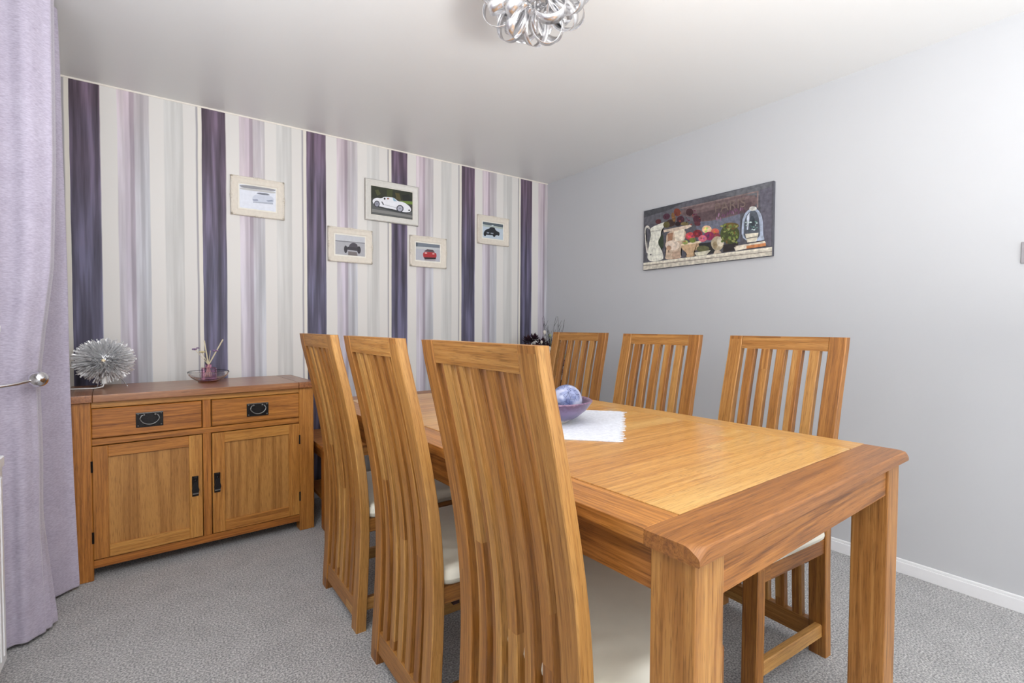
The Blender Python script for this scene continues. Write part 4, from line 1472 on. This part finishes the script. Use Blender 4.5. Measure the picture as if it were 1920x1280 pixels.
def bloom(c, r, mat, n=26):
    m = MB()
    for k in range(n):
        a = k * 2.39996; t = (k + .5) / n
        el = math.acos(1 - 1.3 * t)
        d = Vector((math.sin(el) * math.cos(a), math.sin(el) * math.sin(a), math.cos(el)))
        s1 = d.cross(Vector((0, 0, 1))).normalized(); up_ = s1.cross(d).normalized()
        L_ = r * rf.uniform(0.85, 1.15)
        c_ = Vector(c)
        vs = [c_ + d * L_ * .15 - s1 * r * .08, c_ + d * L_ * .6 - s1 * r * .20, c_ + d * L_ + up_ * r * .1, c_ + d * L_ * .6 + s1 * r * .20, c_ + d * L_ * .15 + s1 * r * .08, c_ + d * L_ * .55 - up_ * r * .08]
        m.add(vs, [[0, 1, 5], [1, 2, 5], [2, 3, 5], [3, 4, 5], [4, 0, 5]])
    return m.build('bloom', mat, vp)


# stems
for k in range(10):
    a = rf.uniform(0, 2 * PI); r = rf.uniform(0.02, 0.14); h_ = rf.uniform(0.80, 1.0)
    m = MB(); m.tube([(0, 0, 0.6), (r * .4 * math.cos(a), r * .4 * math.sin(a), 0.75), (r * math.cos(a), r * math.sin(a), h_)], 0.003, 6)
    m.build('stem', TWIG, vp)
for (c, r, mt) in (((-0.185, 0.10, 0.985), 0.062, BURG), ((-0.145, 0.07, 1.0), 0.060, BURG), ((-0.10, 0.03, 0.965), 0.062, BURG), ((-0.15, 0.04, 0.93), 0.060, BURG), ((-0.06, 0.02, 0.93), 0.058, BURG), ((-0.21, 0.06, 0.93), 0.055, BURG), ((-0.02, 0.0, 0.90), 0.055, BURG),
                   ((0.06, 0.0, 0.86), 0.055, BURG), ((0.07, -0.02, 0.93), 0.045, PINKP), ((0.03, -0.05, 0.82), 0.06, PINKP), ((0.09, -0.02, 0.80), 0.05, BURG), ((0.0, -0.04, 0.74), 0.06, BURG), ((0.07, -0.04, 0.74), 0.045, PINKP)):
    bloom(c, r, mt)
for (x, y, z, r, mt) in ((-0.075, 0.03, 1.06, 0.013, WHP), (-0.035, 0.01, 1.035, 0.011, GRB), (-0.13, -0.0, 0.985, 0.010, WHP), (-0.08, -0.04, 0.935, 0.013, WHP),
                         (0.08, -0.05, 1.0, 0.010, WHP), (0.04, -0.08, 0.88, 0.012, GRB), (0.12, -0.05, 0.90, 0.010, WHP), (0.05, -0.09, 0.78, 0.012, WHP)):
    m = MB(); m.tube([(x * .3, y * .3, 0.70), (x, y, z - r)], 0.0016, 5); m.ball((x, y, z), r, 7, sz=1.35); m.build('bud', mt, vp)
for k in range(16):
    a = rf.uniform(-0.6, 0.9); h_ = rf.uniform(1.02, 1.20)
    x1 = rf.uniform(-0.06, 0.11); y1 = rf.uniform(-0.06, 0.14)
    pts = [(0, 0, 0.62)]
    for q in range(1, 8):
        t = q / 7
        pts.append((x1 * t + 0.012 * math.sin(9 * t + k), y1 * t + 0.012 * math.cos(8 * t + 2 * k), 0.62 + (h_ - 0.62) * t))
    m = MB(); m.tube(pts, [0.0026 - 0.0016 * q / 7 for q in range(8)], 5)
    for q in (4, 5, 6):
        p = Vector(pts[q]); d = Vector((rf.uniform(-.03, .03), rf.uniform(-.03, .03), rf.uniform(.03, .06)))
        m.tube([p, p + d * .6, p + d + Vector((rf.uniform(-.008, .008), 0, .01))], [0.0014, 0.0011, 0.0007], 4)
    m.build('twig', TWIG, vp)
